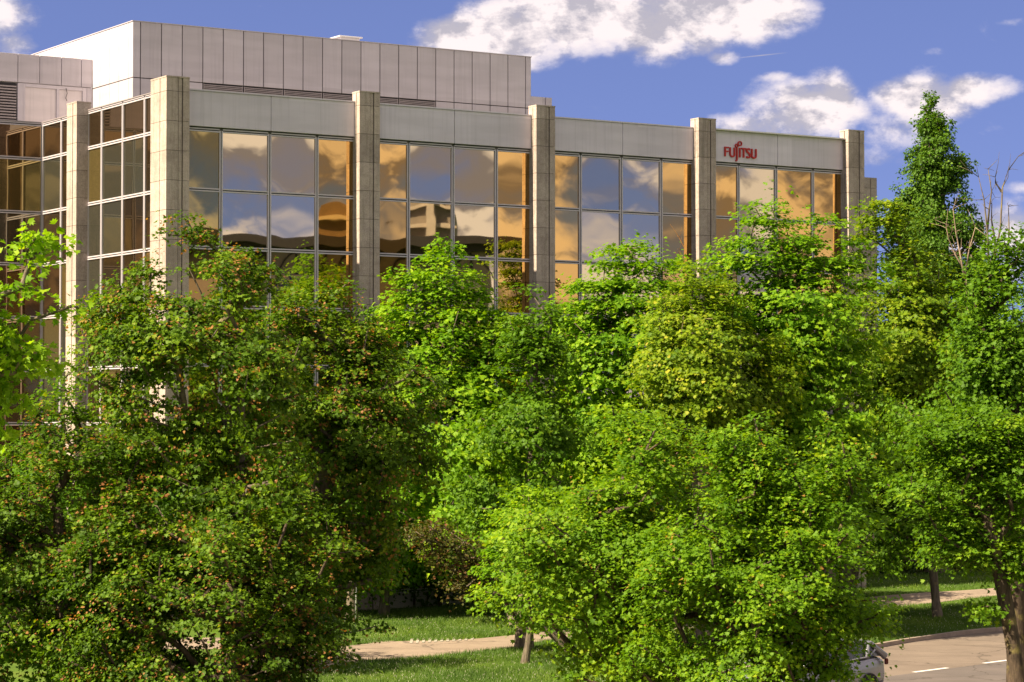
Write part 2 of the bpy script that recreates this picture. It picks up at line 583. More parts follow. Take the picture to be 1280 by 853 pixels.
# left wing front (parallel to the main facade, set back)
VW = 11.8
cutsL = [-(.02 + 1.83 * i) for i in range(0, 9)][::-1]
curtain('curtain_wall', (0, VW), (1, 0), cutsL, zsB, lambda i, j: DRK if j in (0, 4, 5) else (G_GREY, DRK, OLV)[(i + j) % 3], (0, -1))
MB().box(-.09, .3, .8, VW - .1, ZT + .065, ZT + .10).build('coping', LOUVRE, bld)
MB().box(-16, -.1, VW - .09, VW + .3, ZT + .065, ZT + .10).build('coping', LOUVRE, bld)
# shell behind the glass
core = MB()
core.box(.03, 29.35, .03, 9, 0, ZT - .6)
core.box(.03, 29.35, 9.003, 34, 0, ZT - .6)
core.box(-16, .027, VW + .03, 34, 0, ZT - .6)
core.build('wall', WALLM, bld)
MB().box(.3, 29.3, .46, 34, ZT - .597, ZT - .5).build('roof', ROOFM, bld)
MB().box(-16, .0, VW + .4, 34, ZT - .597, ZT - .45).build('roof', ROOFM, bld)
# base ledge
MB().box(-.1, 29.3, -.95, .02, 1.86, 2.1).build('ledge', simple('brown_stone', (.26, .20, .15), .8), bld)

# penthouse
pen = MB(); joints = MB()
PU0, PU1, PV0, PV1 = 5.17, 23.83, 15.5, 31.0
PZ1, PZJ = 15.83 + GZ, 13.6 + GZ
joints.box(PU0 + .05, PU1 - .03, PV0 + .05, PV1, ZT - .55, PZ1 - .04)
g = .018
us = [PU0, 5.50] + [6.40 + .903 * i for i in range(0, 20)]
us = [x for x in us if x < PU1 - .15] + [PU1]
louv_cells = []
for i in range(len(us) - 1):
    a, b = us[i] + (g if i else 0), us[i + 1] - (g if i < len(us) - 2 else 0)
    pen.box(a, b, PV0, PV0 + .06, PZJ + g, PZ1)
    if 4 <= i <= 15 :
        pen.box(a, b, PV0, PV0 + .06, ZT - .55, PZJ - .50)
    else:
        pen.box(a, b, PV0, PV0 + .06, ZT - .55, PZJ - g)
vs = [PV0 + .063, PV0 + .42] + [PV0 + .42 + .97 * (i + 1) for i in range(15)]
for i in range(len(vs) - 1):
    a, b = vs[i] + (.012 if i else 0), vs[i + 1] - .012
    pen.box(PU0, PU0 + .06, a, b, PZJ + g, PZ1); pen.box(PU0, PU0 + .06, a, b, ZT - .55, PZJ - g)
pen.box(PU1 - .06, PU1, PV0 + .063, PV1, ZT - .55, PZ1)
p = pen.build('penthouse', PENT, bld, bevel=.006)
joints.build('joint_core', DARK, p)
MB().box(PU0 - .03, PU1 + .03, PV0 - .03, PV1, PZ1 + .004, PZ1 + .035).build('coping', PENT, p)
# louvres under the penthouse panels: six grilles, each two panels wide
for q in range(6):
    a = us[4 + 2 * q] + .03; b = us[6 + 2 * q] - .03
    m = MB()
    for i in range(7):
        z = PZJ - .47 + i * .064
        m.box(a, b, PV0 + .0, PV0 + .04, z, z + .034)
    m.box(a, a + .03, PV0 - .004, PV0 + .045, PZJ - .48, PZJ - .03); m.box(b - .03, b, PV0 - .004, PV0 + .045, PZJ - .48, PZJ - .03)
    m.build('louvre', LOUVRE, bld)
# small block right of the penthouse and the roof vent on top
sm = MB()
sm.box(PU1 + .01, 24.62, PV0 + .10, PV0 + 3, ZT - .55, 14.15 + GZ); sm.box(24.66, 24.98, PV0 + .10, PV0 + 3, ZT - .55, 14.15 + GZ)
sm.build('stair_housing', PENT, bld, bevel=.008)
MB().box(15.0, 15.9, PV0 + 1.0, PV0 + 1.8, PZ1 + .07, PZ1 + .30).box(14.9, 16.0, PV0 + .9, PV0 + 1.9, PZ1 + .303, PZ1 + .36).build('roof_vent', COPE, bld, bevel=.01)

# plant room left of the penthouse
VB = 19.6
lbm = MB(); ZB1, ZBJ = 14.80 + GZ, 13.64 + GZ
ub2 = [-8.0, -6.3, -4.6, -2.9, -1.2, .5, 1.96, 2.89, 3.82, 4.68, 5.165]
for i in range(len(ub2) - 1):
    lbm.box(ub2[i] + .012, ub2[i + 1] - .012, VB, VB + .06, ZBJ + .012, ZB1)
lbm.box(4.93, 5.16, VB, VB + .06, ZT - .5, ZBJ - .015)
lbm.box(1.96, 2.22, VB, VB + .06, ZT - .5, ZBJ - .015)
lp = lbm.build('plant_room', PENT, bld, bevel=.006)
MB().box(-8.0, 5.16, VB + .20, VB + 8, ZT - .5, ZB1 - .02).build('wall', PENT, bld)
dm = MB()
for a, b in ((2.29, 3.62), (3.74, 4.74)):
    dm.box(a, b, VB + .06, VB + .10, ZT - .4, ZBJ - .16)
dr = dm.build('door', cladding('door_sheet', (.66, .60, .62)), bld)
fm = MB()
for a, b in ((2.225, 2.285), (3.625, 3.735), (4.745, 4.92)): fm.box(a, b, VB + .01, VB + .12, ZT - .4, ZBJ - .02)
fm.box(2.29, 4.74, VB + .012, VB + .12, ZBJ - .155, ZBJ - .02)
fm.build('door_frame', FRAME, dr)
cb = MB().tube([(4.02, VB - .01, ZBJ - .10), (4.06, VB - .03, ZBJ - .3), (4.00, VB - .02, ZBJ - .5), (4.06, VB - .02, ZBJ - .62)], [.014] * 4)
cb.build('cable', DARK, dr)
lm = MB()
for i in range(24):
    z = ZT + 0.02 + i * .115
    if z < ZBJ - .1: lm.box(-6, 1.90, VB, VB + .06, z, z + .055)
lv = lm.build('louvre', LOUVRE, bld)
MB().box(-6, 1.93, VB + .08, VB + .12, ZT - .3, ZBJ - .03).build('louvre_recess', DARK, lv)

# far pillar of the next, set-back wing
m = MB(); j = MB()
for (u0, u1, v0, v1) in ((41.15, 42.05, 14.0, 14.6),):
    z = PT; k = 0
    j.box(u0 + .04, u1 - .04, v0 + .04, v1, 0, PT - .05)
    while z > 0:
        h = .45 if k == 0 else .98; zb = max(0, z - h); zz = z - (.007 if k else 0)
        m.box(u0, u0 + .5, v0, v0 + .06, zb + .007, zz); m.box(u0 + .53, u1, v0, v0 + .06, zb + .007, zz)
        m.box(u0, u0 + .06, v0 + .063, v1, zb + .007, zz); m.box(u1 - .06, u1, v0 + .063, v1, zb + .007, zz)
        z = zb; k += 1
    m.box(u0, u1, v0, v1, PT + .002, PT + .05)
o = m.build('pillar', STONE, bld); j.build('joint_core', STONE_JOINT, o)
MB().box(29.4, 41.5, 14.7, 34, 0, ZT).build('wall', WALLM, bld)


# ------------------------------------------------------------------ lettering on the last bay
def stroke(mb, pts, w, y0, y1):
    """flat ribbon of width w in the xz plane, extruded in y"""
    n = len(pts); Lf = []; Rt = []
    for i, p in enumerate(pts):
        a = np.array(pts[max(i - 1, 0)]); b = np.array(pts[min(i + 1, n - 1)])
        d = (b - a) / (np.linalg.norm(b - a) + 1e-9); nn = np.array([-d[1], d[0]]) * w / 2
        Lf.append(np.array(p) + nn); Rt.append(np.array(p) - nn)
    for i in range(n - 1):
        q = [Lf[i], Rt[i], Rt[i + 1], Lf[i + 1]]
        b = len(mb.v)
        mb.v += [(c[0], y0, c[1]) for c in q] + [(c[0], y1, c[1]) for c in q]
        mb.f += [(b, b + 1, b + 2, b + 3), (b + 7, b + 6, b + 5, b + 4), (b, b + 4, b + 5, b + 1), (b + 1, b + 5, b + 6, b + 2), (b + 2, b + 6, b + 7, b + 3), (b + 3, b + 7, b + 4, b)]


def arc(cx, cz, rx, rz, a0, a1, n=10):
    return [(cx + rx * math.cos(math.radians(a0 + (a1 - a0) * i / n)), cz + rz * math.sin(math.radians(a0 + (a1 - a0) * i / n))) for i in range(n + 1)]


uL, zTop = on_front(905.2, 183.9, -.17)
uR_, zt2 = on_front(945.4, 187.0, -.17)
_, zBot = on_front(905.2, 195.6, -.17)
Wd = uR_ - uL; Hc = zTop - zBot
sg = MB(); hh = Hc; sw = .058


def U(x): return uL + x * Wd


def Zc(z): return zBot + z * hh


y0, y1 = -.215, -.163
yk = [0]


def S(pts, w=sw):
    yk[0] += 1
    stroke(sg, [(U(a), Zc(b)) for a, b in pts], w, y0 - .0007 * yk[0], y1)


S([(.02, 0), (.02, 1)]); S([(0, .96), (.13, .96)], .050); S([(.02, .55), (.12, .55)], .048)          # F
S([(.175, 1), (.175, .35)] + [(.24 + .065 * math.cos(math.radians(t)), .26 + .24 * math.sin(math.radians(t))) for t in range(180, 361, 20)] + [(.305, 1)])   # U
S([(.385, 1), (.385, -.2), (.375, -.34), (.345, -.42)])                                                # J
S([(.475, 1), (.475, 0)])                                                                              # I
S([(.52, .96), (.665, .96)], .050); S([(.592, .96), (.592, 0)])                                        # T
S([(.785, .90), (.745, .97), (.705, .93), (.685, .80), (.70, .64), (.745, .52), (.785, .38), (.79, .2), (.765, .048), (.72, .03), (.68, .10)], .068)   # S
S([(.845, 1), (.845, .35)] + [(.91 + .065 * math.cos(math.radians(t)), .26 + .24 * math.sin(math.radians(t))) for t in range(180, 361, 20)] + [(.975, 1)])   # U
# the looped emblem above the J and I
ax, az_ = U(.375), Zc(1.22); bx, bz = U(.475), Zc(1.47)
yk[0] += 1; stroke(sg, arc(ax, az_, .062, .062, 0, 360, 20), .030, y0 - .0007 * yk[0], y1)
yk[0] += 1; stroke(sg, arc(bx, bz, .082, .082, 0, 360, 20), .032, y0 - .0007 * yk[0], y1)
so = sg.build('sign_lettering', RED, bld)
so['label'] = 'red company name in capitals with a small looped emblem above it'
#SIGN_END

# ------------------------------------------------------------------ ground, road, paths
def ground_mat(name, cols, s1=.35, s2=9, bump=.02, cracks=False):
    m = Mat(name)
    a = m.noise(m.coord(), s1, 5, .6); b = m.noise(m.coord(), s2, 4, .7)
    c = m.ramp(a, [(.3, cols[0]), (.5, cols[1]), (.7, cols[2])])
    c = m.mix(.5, c, m.ramp(b, [(.3, (.55, .55, .55)), (.7, (1.25, 1.25, 1.25))]), 'MULTIPLY')
    if cracks:
        v = m.new('ShaderNodeTexVoronoi', feature='DISTANCE_TO_EDGE'); v.inputs['Scale'].default_value = .23
        wv = m.new('ShaderNodeMix', data_type='VECTOR'); wv.inputs[0].default_value = .12
        nv = m.new('ShaderNodeTexNoise'); nv.inputs['Scale'].default_value = 1.6; m.L.new(m.coord(), nv.inputs['Vector'])
        ad = m.new('ShaderNodeVectorMath', operation='ADD'); m.L.new(m.coord(), ad.inputs[0]); m.L.new(nv.outputs['Color'], ad.inputs[1])
        m.L.new(ad.outputs[0], v.inputs['Vector'])
        c = m.mix(m.ramp(v.outputs['Distance'], [(0, (.75, .75, .75)), (.012, (0, 0, 0))]), c, (.06, .05, .042))
        st = m.noise(m.coord((.5, 1.4, 1)), 1.3, 5, .65)
        c = m.mix(m.ramp(st, [(.52, (0, 0, 0)), (.70, (.40, .40, .40))]), c, (.10, .085, .07))
    m.base(c, .95, spec=.2); m.bump(b, .5, bump)
    return m.m


GRASSM = ground_mat('lawn', [(.06, .11, .012), (.085, .15, .015), (.12, .17, .022)])
ASPH = ground_mat('asphalt', [(.17, .135, .11), (.20, .16, .13), (.225, .18, .145)], .5, 60, .004, True)
PATHM = ground_mat('path_asphalt', [(.26, .20, .155), (.30, .235, .18), (.34, .265, .205)], .7, 60, .004, True)
KERB = simple('kerb_stone', (.30, .24, .19), .85, 0, .2, 4)
PAINT = simple('road_paint', (.75, .73, .70), .6, 0, .1, 12)

g_ = MB(); g_.poly([(-1500, -300, 0), (1500, -300, 0), (1500, 3000, 0), (-1500, 3000, 0)])
tag(g_.build('lawn_ground', GRASSM), kind='structure')


def strip(name, mat, A, B, z, kind='structure'):
    m = MB()
    for p in A: m.v.append((p[0], p[1], z))
    for p in B: m.v.append((p[0], p[1], z))
    n = len(A)
    for i in range(n - 1): m.f.append((i, i + 1, n + i + 1, n + i))
    o = m.build(name, mat); tag(o, kind=kind); return o


def dens(pts, k=6):
    out = []
    n = len(pts)
    for i in range(n - 1):
        p0 = pts[max(i - 1, 0)]; p1 = pts[i]; p2 = pts[i + 1]; p3 = pts[min(i + 2, n - 1)]
        for j in range(k):
            t = j / k
            out.append(.5 * ((2 * p1) + (-p0 + p2) * t + (2 * p0 - 5 * p1 + 4 * p2 - p3) * t * t + (-p0 + 3 * p1 - 3 * p2 + p3) * t ** 3))
    out.append(pts[-1]); return out


kp = [ground(*q)[:2] for q in ((-500, 1250), (150, 985), (640, 888), (900, 846), (1110, 808.5), (1157, 801), (1210, 793.5), (1265, 788.5), (1340, 782.5), (1500, 772), (1800, 756))]
kerbL = dens([np.array(p) for p in kp])


def offset(pl, d):
    out = []
    for i in range(len(pl)):
        a = pl[max(i - 1, 0)]; b = pl[min(i + 1, len(pl) - 1)]
        t = (b - a) / np.linalg.norm(b - a); n = np.array([-t[1], t[0]])
        out.append(pl[i] + n * d)
    return out


near = offset(kerbL, -16.5)
strip('road', ASPH, near, kerbL, .012)
# kerb with a real step
kb = MB(); ko = offset(kerbL, .14)
seg = 0
for i in range(len(kerbL) - 1):
    pts = [kerbL[i], kerbL[i + 1], ko[i + 1], ko[i]]
    kb.prism(pts, .0, .13)
tag(kb.build('kerb', KERB), kind='structure')
vg = offset(kerbL, .15); vg2 = offset(kerbL, 60)
# dashes
dm = MB()
d1a, d1b = ground(1142, 841.2), ground(1190, 836.2)
d2a, d2b = ground(1225, 829.6), ground(1271, 824.6)
dr_ = (d2b - d1a)[:2]; dr_ = dr_ / np.linalg.norm(dr_); nn_ = np.array([-dr_[1], dr_[0]])
per = np.linalg.norm((d2a - d1a)[:2]); ln = np.linalg.norm((d1b - d1a)[:2])
for i in range(-8, 9):
    s = d1a[:2] + dr_ * per * i; e = s + dr_ * ln
    dm.poly([(*(s - nn_ * .07), .017), (*(e - nn_ * .07), .017), (*(e + nn_ * .07), .017), (*(s + nn_ * .07), .017)])
tag(dm.build('road_markings', PAINT), kind='structure')
ctr = [d1a[:2] + dr_ * t for t in range(-60, 61, 6)]
strip('near_lane', ground_mat('old_asphalt', [(.115, .10, .095), (.14, .12, .112), (.165, .14, .13)], .5, 60, .004, True), [p - nn_ * 5.5 for p in ctr], [p - nn_ * .12 for p in ctr], .014)
# footpath
lo = [ground(*q, .0)[:2] for q in ((150, 880), (330, 850), (467, 828), (605, 816), (692, 800.5), (900, 783), (1115, 760), (1232, 746.5), (1400, 728))]
up = [ground(*q, .0)[:2] for q in ((100, 850), (310, 824), (481, 803.5), (560, 801), (640, 794.5), (900, 766), (1118, 744), (1237, 736), (1400, 720))]
strip('footpath', PATHM, dens(lo), dens(up), .010)
# second path leaving to the left behind a strip of lawn
strip('side_path', PATHM, dens([ground(*q)[:2] for q in ((150, 812), (300, 812), (400, 811), (480, 805))]), dens([ground(*q)[:2] for q in ((150, 797), (300, 798), (400, 799), (495, 802))]), .014)
# grass pavers beside the path
pm = MB()
for i in range(11):
    x = 512 + i * 7.6; y = 803.6 - i * .42
    a = ground(x, y + 1.6); b = ground(x + 3.6, y + 1.3); c = ground(x + 5.0, y - 4.4); d = ground(x + 1.4, y - 4.1)
    pm.prism([a, b, c, d], -.03, .022)
tag(pm.build('paving', simple('paver', (.36, .33, .27), .9)), kind='structure')
# paved forecourt in front of the left wing
fc = MB(); 
q = [OB + A2 * a + M2 * b for a, b in ((-22, -6.5), (-3.5, -6.5), (-3.5, 11.7), (-22, 11.7))]
fc.poly([(*p, .006) for p in q]); tag(fc.build('forecourt', PATHM), kind='structure')
#GROUND_END

# ------------------------------------------------------------------ vegetation
LS = {}
LS['maple'] = leaf('maple_leaf', [(0, (0.045, 0.101, 0.005)), (.45, (0.098, 0.189, 0.008)), (.72, (0.194, 0.309, 0.013)), (.80, (0.302, 0.285, 0.018)), (.84, (.30, .12, .045)), (1, (.44, .23, .08))])
LS['plane'] = leaf('plane_leaf', [(0, (0.134, 0.280, 0.009)), (.6, (0.268, 0.449, 0.014)), (1, (0.493, 0.591, 0.036))], tf=.5)
LS['bright'] = leaf('chestnut_leaf', [(0, (0.067, 0.176, 0.005)), (.5, (0.157, 0.317, 0.009)), (1, (0.343, 0.494, 0.018))], tf=.45)
LS['yellow'] = leaf('linden_leaf', [(0, (0.083, 0.176, 0.006)), (.5, (0.180, 0.280, 0.009)), (.8, (0.299, 0.380, 0.014)), (1, (0.496, 0.448, 0.050))], tf=.45)
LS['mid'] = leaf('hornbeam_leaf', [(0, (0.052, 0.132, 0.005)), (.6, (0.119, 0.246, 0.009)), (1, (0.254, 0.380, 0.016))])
LS['oak'] = leaf('oak_leaf', [(0, (0.045, 0.113, 0.011)), (.6, (0.098, 0.204, 0.015)), (1, (0.194, 0.309, 0.023))], tf=.30)
LS['green_maple'] = leaf('young_maple_leaf', [(0, (0.067, 0.162, 0.005)), (.5, (0.142, 0.280, 0.009)), (.85, (0.284, 0.422, 0.014)), (.93, (.30, .26, .03)), (1, (.42, .18, .06))], tf=.45)
LS['red'] = leaf('red_tipped_leaf', [(0, (0.039, 0.068, 0.010)), (.45, (0.083, 0.085, 0.016)), (.7, (.13, .065, .028)), (1, (.24, .09, .045))])
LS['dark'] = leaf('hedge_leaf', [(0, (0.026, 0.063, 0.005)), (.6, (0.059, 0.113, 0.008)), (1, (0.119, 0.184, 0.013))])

KITE = np.array([[0, 0], [.42, .45], [0, 1.0], [-.42, .45]]); KITE_F = [(0, 1, 2), (0, 2, 3)]
BLADE = np.array([[-.07, 0], [.07, 0], [0, 1.0]]); BLADE_F = [(0, 1, 2)]
LOBE = np.array([[0, 0], [.30, .12], [.62, .32], [.36, .44], [.46, .80], [.18, .68], [0, 1.08], [-.18, .68], [-.46, .80], [-.36, .44], [-.62, .32], [-.30, .12]])
LOBE_F = [(0, 1, 3, 9), (0, 9, 11), (1, 2, 3), (9, 10, 11), (3, 4, 5), (7, 8, 9), (3, 5, 7, 9), (5, 6, 7)]


def leaf_mesh(name, C, size, nrm, axis, tone, mat, lobed):
    """C (n,3) leaf bases, nrm (n,3) leaf normals, axis (n,3) leaf direction"""
    n = len(C)
    T, FF = ((BLADE, BLADE_F) if lobed == 'blade' else (LOBE, LOBE_F)) if lobed else (KITE, KITE_F)
    axis = axis - nrm * np.sum(axis * nrm, 1, keepdims=True)
    axis /= np.linalg.norm(axis, axis=1, keepdims=True) + 1e-9
    side = np.cross(axis, nrm)
    k = len(T)
    V = (C[:, None, :] + size[:, None, None] * (side[:, None, :] * T[None, :, 0:1] + axis[:, None, :] * T[None, :, 1:2]
         + nrm[:, None, :] * (np.abs(T[None, :, 0:1]) * .30 - .18 * T[None, :, 1:2] ** 2)))
    V = V.reshape(-1, 3)
    loops = []; starts = []; tot = []
    fl = np.concatenate([np.array(f) for f in FF]); fc = np.array([len(f) for f in FF])
    nl = len(fl); nf = len(fc)
    LI = (np.arange(n)[:, None] * k + fl[None, :]).ravel()
    LT = np.tile(fc, n); LSt = np.concatenate([[0], np.cumsum(LT)[:-1]])
    me = bpy.data.meshes.new(name)
    me.vertices.add(len(V)); me.vertices.foreach_set('co', V.astype(np.float32).ravel())
    me.loops.add(len(LI)); me.loops.foreach_set('vertex_index', LI.astype(np.int32))
    me.polygons.add(len(LT)); me.polygons.foreach_set('loop_start', LSt.astype(np.int32)); me.polygons.foreach_set('loop_total', LT.astype(np.int32))
    at_ = me.attributes.new('tone', 'FLOAT', 'FACE')
    at_.data.foreach_set('value', np.repeat(tone, nf).astype(np.float32))
    me.materials.append(mat)
    me.update(calc_edges=True)
    return me


def grow(rng, base, top_of_trunk, centers, r_tip=.012, power=.46, lean=(0, 0)):
    """branch skeleton joining the trunk to every spray: returns a mesh builder"""
    nodes = []; par = []
    nt = 7
    for i in range(nt + 1):
        t = i / nt
        p = base + (top_of_trunk - base) * t
        p = p + np.array([math.sin(t * 4 + lean[0]) * .10, math.cos(t * 3 + lean[1]) * .10, 0]) * t * (np.linalg.norm(top_of_trunk - base) / 6)
        nodes.append(p); par.append(i - 1)
    n_tr = len(nodes)
    order = np.argsort([np.linalg.norm((c - top_of_trunk) * np.array([1, 1, .6])) for c in centers])
    tips = []
    for oi in order:
        c = centers[oi]
        Nn = np.array(nodes)
        d = c - Nn
        dist = np.linalg.norm(d, axis=1)
        # prefer joints that lie below the target, so that limbs rise
        pen = dist + np.maximum(0, -(d[:, 2]) + .25 * np.linalg.norm(d[:, :2], axis=1)) * 1.3
        pen[:3] += 3
        k = int(np.argmin(pen)); p = Nn[k]
        steps = max(1, int(dist[k] / .55)); prev = k
        bend = np.array([0, 0, .12 * dist[k]])
        for s in range(1, steps + 1):
            t = s / steps
            q = p + (c - p) * t - bend * 4 * t * (1 - t) * .5 + rng.normal(0, .035, 3) * (s < steps)
            nodes.append(q); par.append(prev); prev = len(nodes) - 1
        tips.append(prev)
    cnt = np.zeros(len(nodes))
    for t in tips:
        cnt[t] += 1
    for i in range(len(nodes) - 1, 0, -1):
        if par[i] >= 0: cnt[par[i]] += cnt[i]
    rad = r_tip * np.maximum(cnt, .6) ** power
    kids = {}
    for i, p in enumerate(par): kids.setdefault(p, []).append(i)
    mb = MB()
    # follow the thickest child to make continuous tubes
    stack = [(0, None)]
    while stack:
        i, pr = stack.pop()
        pts = [nodes[pr]] if pr is not None else []
        rs = [min(rad[pr], rad[i] * 1.25)] if pr is not None else []
        cur = i
        while True:
            pts.append(nodes[cur]); rs.append(rad[cur])
            ch = kids.get(cur, [])
            if not ch: break
            ch = sorted(ch, key=lambda a: -rad[a])
            for o in ch[1:]: stack.append((o, cur))
            cur = ch[0]
        if pr is None:
            rs[0] *= 1.35
            pts.insert(0, base - np.array([0, 0, .15])); rs.insert(0, rs[0] * 1.2)
        if len(pts) > 1: mb.tube(pts, rs, 7 if max(rs) > .05 else 4, cap=False)
    return mb


def tree(name, label, lobes, Y, kind, n_spray, n_leaf, lsize, trunk_px, spray=.5, flat=.38, bark=None, ground_z=0.0, seed=1, layer=0.0, gap=1.0, n_sub=16,
         lobed=False, group=None, depth_scale=1.0, cat='tree', tone_shift=0.0, up=.7, trunk_r=.0155, hollow=.35, trunk_top=None, droop=.5):
    """lobes: crown masses (px, py, rx, ry) seen at distance Y; trunk_px: where the trunk stands"""
    rng = np.random.default_rng(seed)
    s = Y / F
    if Y < 60: lsize *= .86; n_leaf = int(n_leaf * 1.28)
    Ls = []
    ph = rng.uniform(0, 6.28, 6)
    for (x, y, rx, ry) in lobes:
        c = at(x, y, Y); dy = rng.uniform(-.25, .25) * rx * s
        Ls.append((np.array([c[0], Y + dy, c[2]]), np.array([rx * s, rx * s * depth_scale, ry * s]) * .93))
    for (c, rad) in list(Ls):
        for q in range(n_sub):
            d = rng.normal(size=3) * np.array([1, .8, 1]); d /= np.linalg.norm(d)
            if d[2] < -.3: d[2] *= -.5
            kf = rng.uniform(.14, .34)
            Ls.append((c + d * rad * rng.uniform(.86, 1.14), np.array([rad[0] * kf * rng.uniform(.6, 1.0), rad[1] * kf * .9, rad[2] * kf * rng.uniform(.9, 1.8)])))
    vol = np.array([l[1][0] * l[1][1] ** .6 * l[1][2] for l in Ls]) ** .82; vol /= vol.sum()
    cs = []
    tries = 0
    while len(cs) < n_spray and tries < n_spray * 30:
        tries += 1
        k = rng.choice(len(Ls), p=vol)
        d = rng.normal(size=3); d /= np.linalg.norm(d)
        r = rng.uniform(hollow ** 2, 1) ** .5
        r = r * (1 + .10 * rng.normal()) if r > .8 else r
        if d[2] > 0: d[:2] *= 1 - .50 * d[2] ** 2          # crowns narrow towards their tips
        c = Ls[k][0] + d * Ls[k][1] * r
        gp = (math.sin(c[0] * 2.1 / gap + ph[0]) + math.sin(c[1] * 1.9 / gap + ph[1] + c[0] * .6) + math.sin(c[2] * 2.7 / gap + ph[2] + c[0] * .9)
              + .8 * math.sin((c[0] + c[2]) * 3.3 / gap + ph[3]) + .8 * math.sin((c[0] - c[2]) * 2.9 / gap + ph[4]))
        if gp < (-.48 if kind in ('maple', 'green_maple', 'mid') else -.5) and rng.random() < .93: continue
        inside = any(np.linalg.norm((c - l[0]) / l[1]) < .45 for i, l in enumerate(Ls) if i != k)
        if inside and rng.random() < .6: continue
        if c[2] < .4: continue
        if layer: c[2] = (round(c[2] / layer + .35 * math.sin(c[0] * .9 + c[1])) + rng.normal(0, .10)) * layer
        if cs and np.min(np.linalg.norm((np.array(cs) - c) * np.array([1, 1, 1.5 if not layer else .9]), axis=1)) < spray * .52: continue
        cs.append(c)
    cs = np.array(cs)
    tx = at(trunk_px, 600, Y)[0]
    base = np.array([tx, Y, ground_z])
    cen = np.mean([l[0] for l in Ls], axis=0)
    topz = max(l[0][2] for l in Ls)
    tt = np.array([cen[0], Y, cen[2]]) if trunk_top is None else at(trunk_top[0], trunk_top[1], Y)
    root = empty(name, tuple(base))
    tag(root, label, cat, group)
    loc = cs - base
    mb = grow(rng, np.zeros(3), tt - base, loc, r_tip=trunk_r, lean=(seed, seed * 2))
    mb.build('trunk', bark or BARK_G, root, smooth=True)
    # leaves
    n = n_leaf * len(cs)
    ci = np.repeat(np.arange(len(cs)), n_leaf)
    rs = rng.uniform(.6, 1.35, len(cs)) * spray
    a = rng.uniform(0, 2 * np.pi, n); r = np.sqrt(rng.uniform(0, 1, n)) * rng.uniform(.75, 1.1, n)
    Pz = rng.normal(0, .30, n) * flat + (.30 - r * r) * droop * .8
    # spray outward direction: sprays tip away from the axis
    outv = cs - np.array([cen[0], Y, cen[2] - 1.0]); outv /= np.linalg.norm(outv, axis=1, keepdims=True) + 1e-9
    P = np.stack([np.cos(a) * r, np.sin(a) * r, Pz], 1) * rs[ci][:, None]
    # lumps: leaves gather on twigs inside a spray
    tw = rng.integers(0, 9, n)
    tdir = rng.normal(size=(len(cs), 9, 3)) * np.array([1, 1, .45]); tdir /= np.linalg.norm(tdir, axis=2, keepdims=True)
    along = rng.uniform(.15, 1.15, n)
    Pt = tdir[ci, tw] * along[:, None] * rs[ci][:, None] + rng.normal(0, .10, (n, 3)) * rs[ci][:, None]
    Pt[:, 2] -= along ** 2 * .22 * rs[ci]
    mixm = (rng.random(n) < .6)[:, None]
    P = np.where(mixm, Pt, P)
    C = loc[ci] + P
    nr = np.array([0, 0, up]) + outv[ci] * .45 + rng.normal(0, .42 if not layer else .30, (n, 3))
    nr /= np.linalg.norm(nr, axis=1, keepdims=True)
    ax = P / (np.linalg.norm(P, axis=1, keepdims=True) + 1e-6) + rng.normal(0, .5, (n, 3)) + np.array([0, 0, -.35])
    sz = lsize * rng.uniform(.5, 1.3, n)
    ctone = rng.normal(0, .13, len(cs))
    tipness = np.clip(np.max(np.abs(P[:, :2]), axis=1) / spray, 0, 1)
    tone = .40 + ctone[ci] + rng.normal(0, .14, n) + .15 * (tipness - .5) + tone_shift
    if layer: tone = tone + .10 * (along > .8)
    if kind in ('maple', 'green_maple'):
        hi = .78 if kind == 'maple' else .9
        tone = np.clip(tone, 0, hi - .03)
        pf = rng.uniform(0, 1, len(cs)) ** 2.6 * (1.0 if kind == 'maple' else .13)
        top = np.clip((cs[:, 2] - cen[2]) / (topz - cen[2] + 2.0), -.2, 1.2)
        pf = pf * (.7 + .8 * top)
        twr = rng.random((len(cs), 9)) < (pf * 2.2)[:, None]
        red = mixm[:, 0] & twr[ci, tw] & (along > .45) & (rng.random(n) < .75)
        sz[red] *= .72
        tone[red] = rng.uniform(.82 if kind == 'maple' else .92, 1, red.sum())
    tone = np.clip(tone, 0, 1)
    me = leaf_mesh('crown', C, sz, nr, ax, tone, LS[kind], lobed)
    o = bpy.data.objects.new('crown', me); COL.objects.link(o); o.parent = root
    return root


#TREES
TR = 'row of trees in front of the office building'
tree('maple_tree', 'maple with orange seed clusters rising highest before the left corner pillar', [(243, 325, 34, 62), (295, 345, 36, 44), (165, 390, 54, 56), (200, 350, 30, 60), (205, 440, 60, 80), (335, 375, 34, 44), (250, 480, 145, 160), (240, 660, 150, 130)], 52, 'maple',
     680, 78, .10, 300, spray=.44, bark=BARK_G, seed=11, lobed=True, trunk_top=(285, 430))
tree('maple_tree', 'maple with two narrow orange-tipped tops in front of the second stone pillar', [(416, 390, 20, 48), (372, 405, 40, 44), (452, 435, 34, 50), (430, 540, 105, 140), (515, 505, 40, 56), (410, 700, 75, 110)], 56, 'maple',
     540, 78, .10, 335, spray=.46, seed=12, lobed=True)
tree('maple_tree', 'dark orange-flecked maple filling the lower left corner under the left pillar', [(75, 525, 40, 38), (150, 575, 50, 40), (70, 690, 150, 150), (10, 640, 90, 90), (10, 760, 110, 130), (150, 820, 110, 90)], 51, 'maple',
     560, 80, .095, 90, spray=.44, bark=BARK_D, seed=13, lobed=True, tone_shift=-.08)
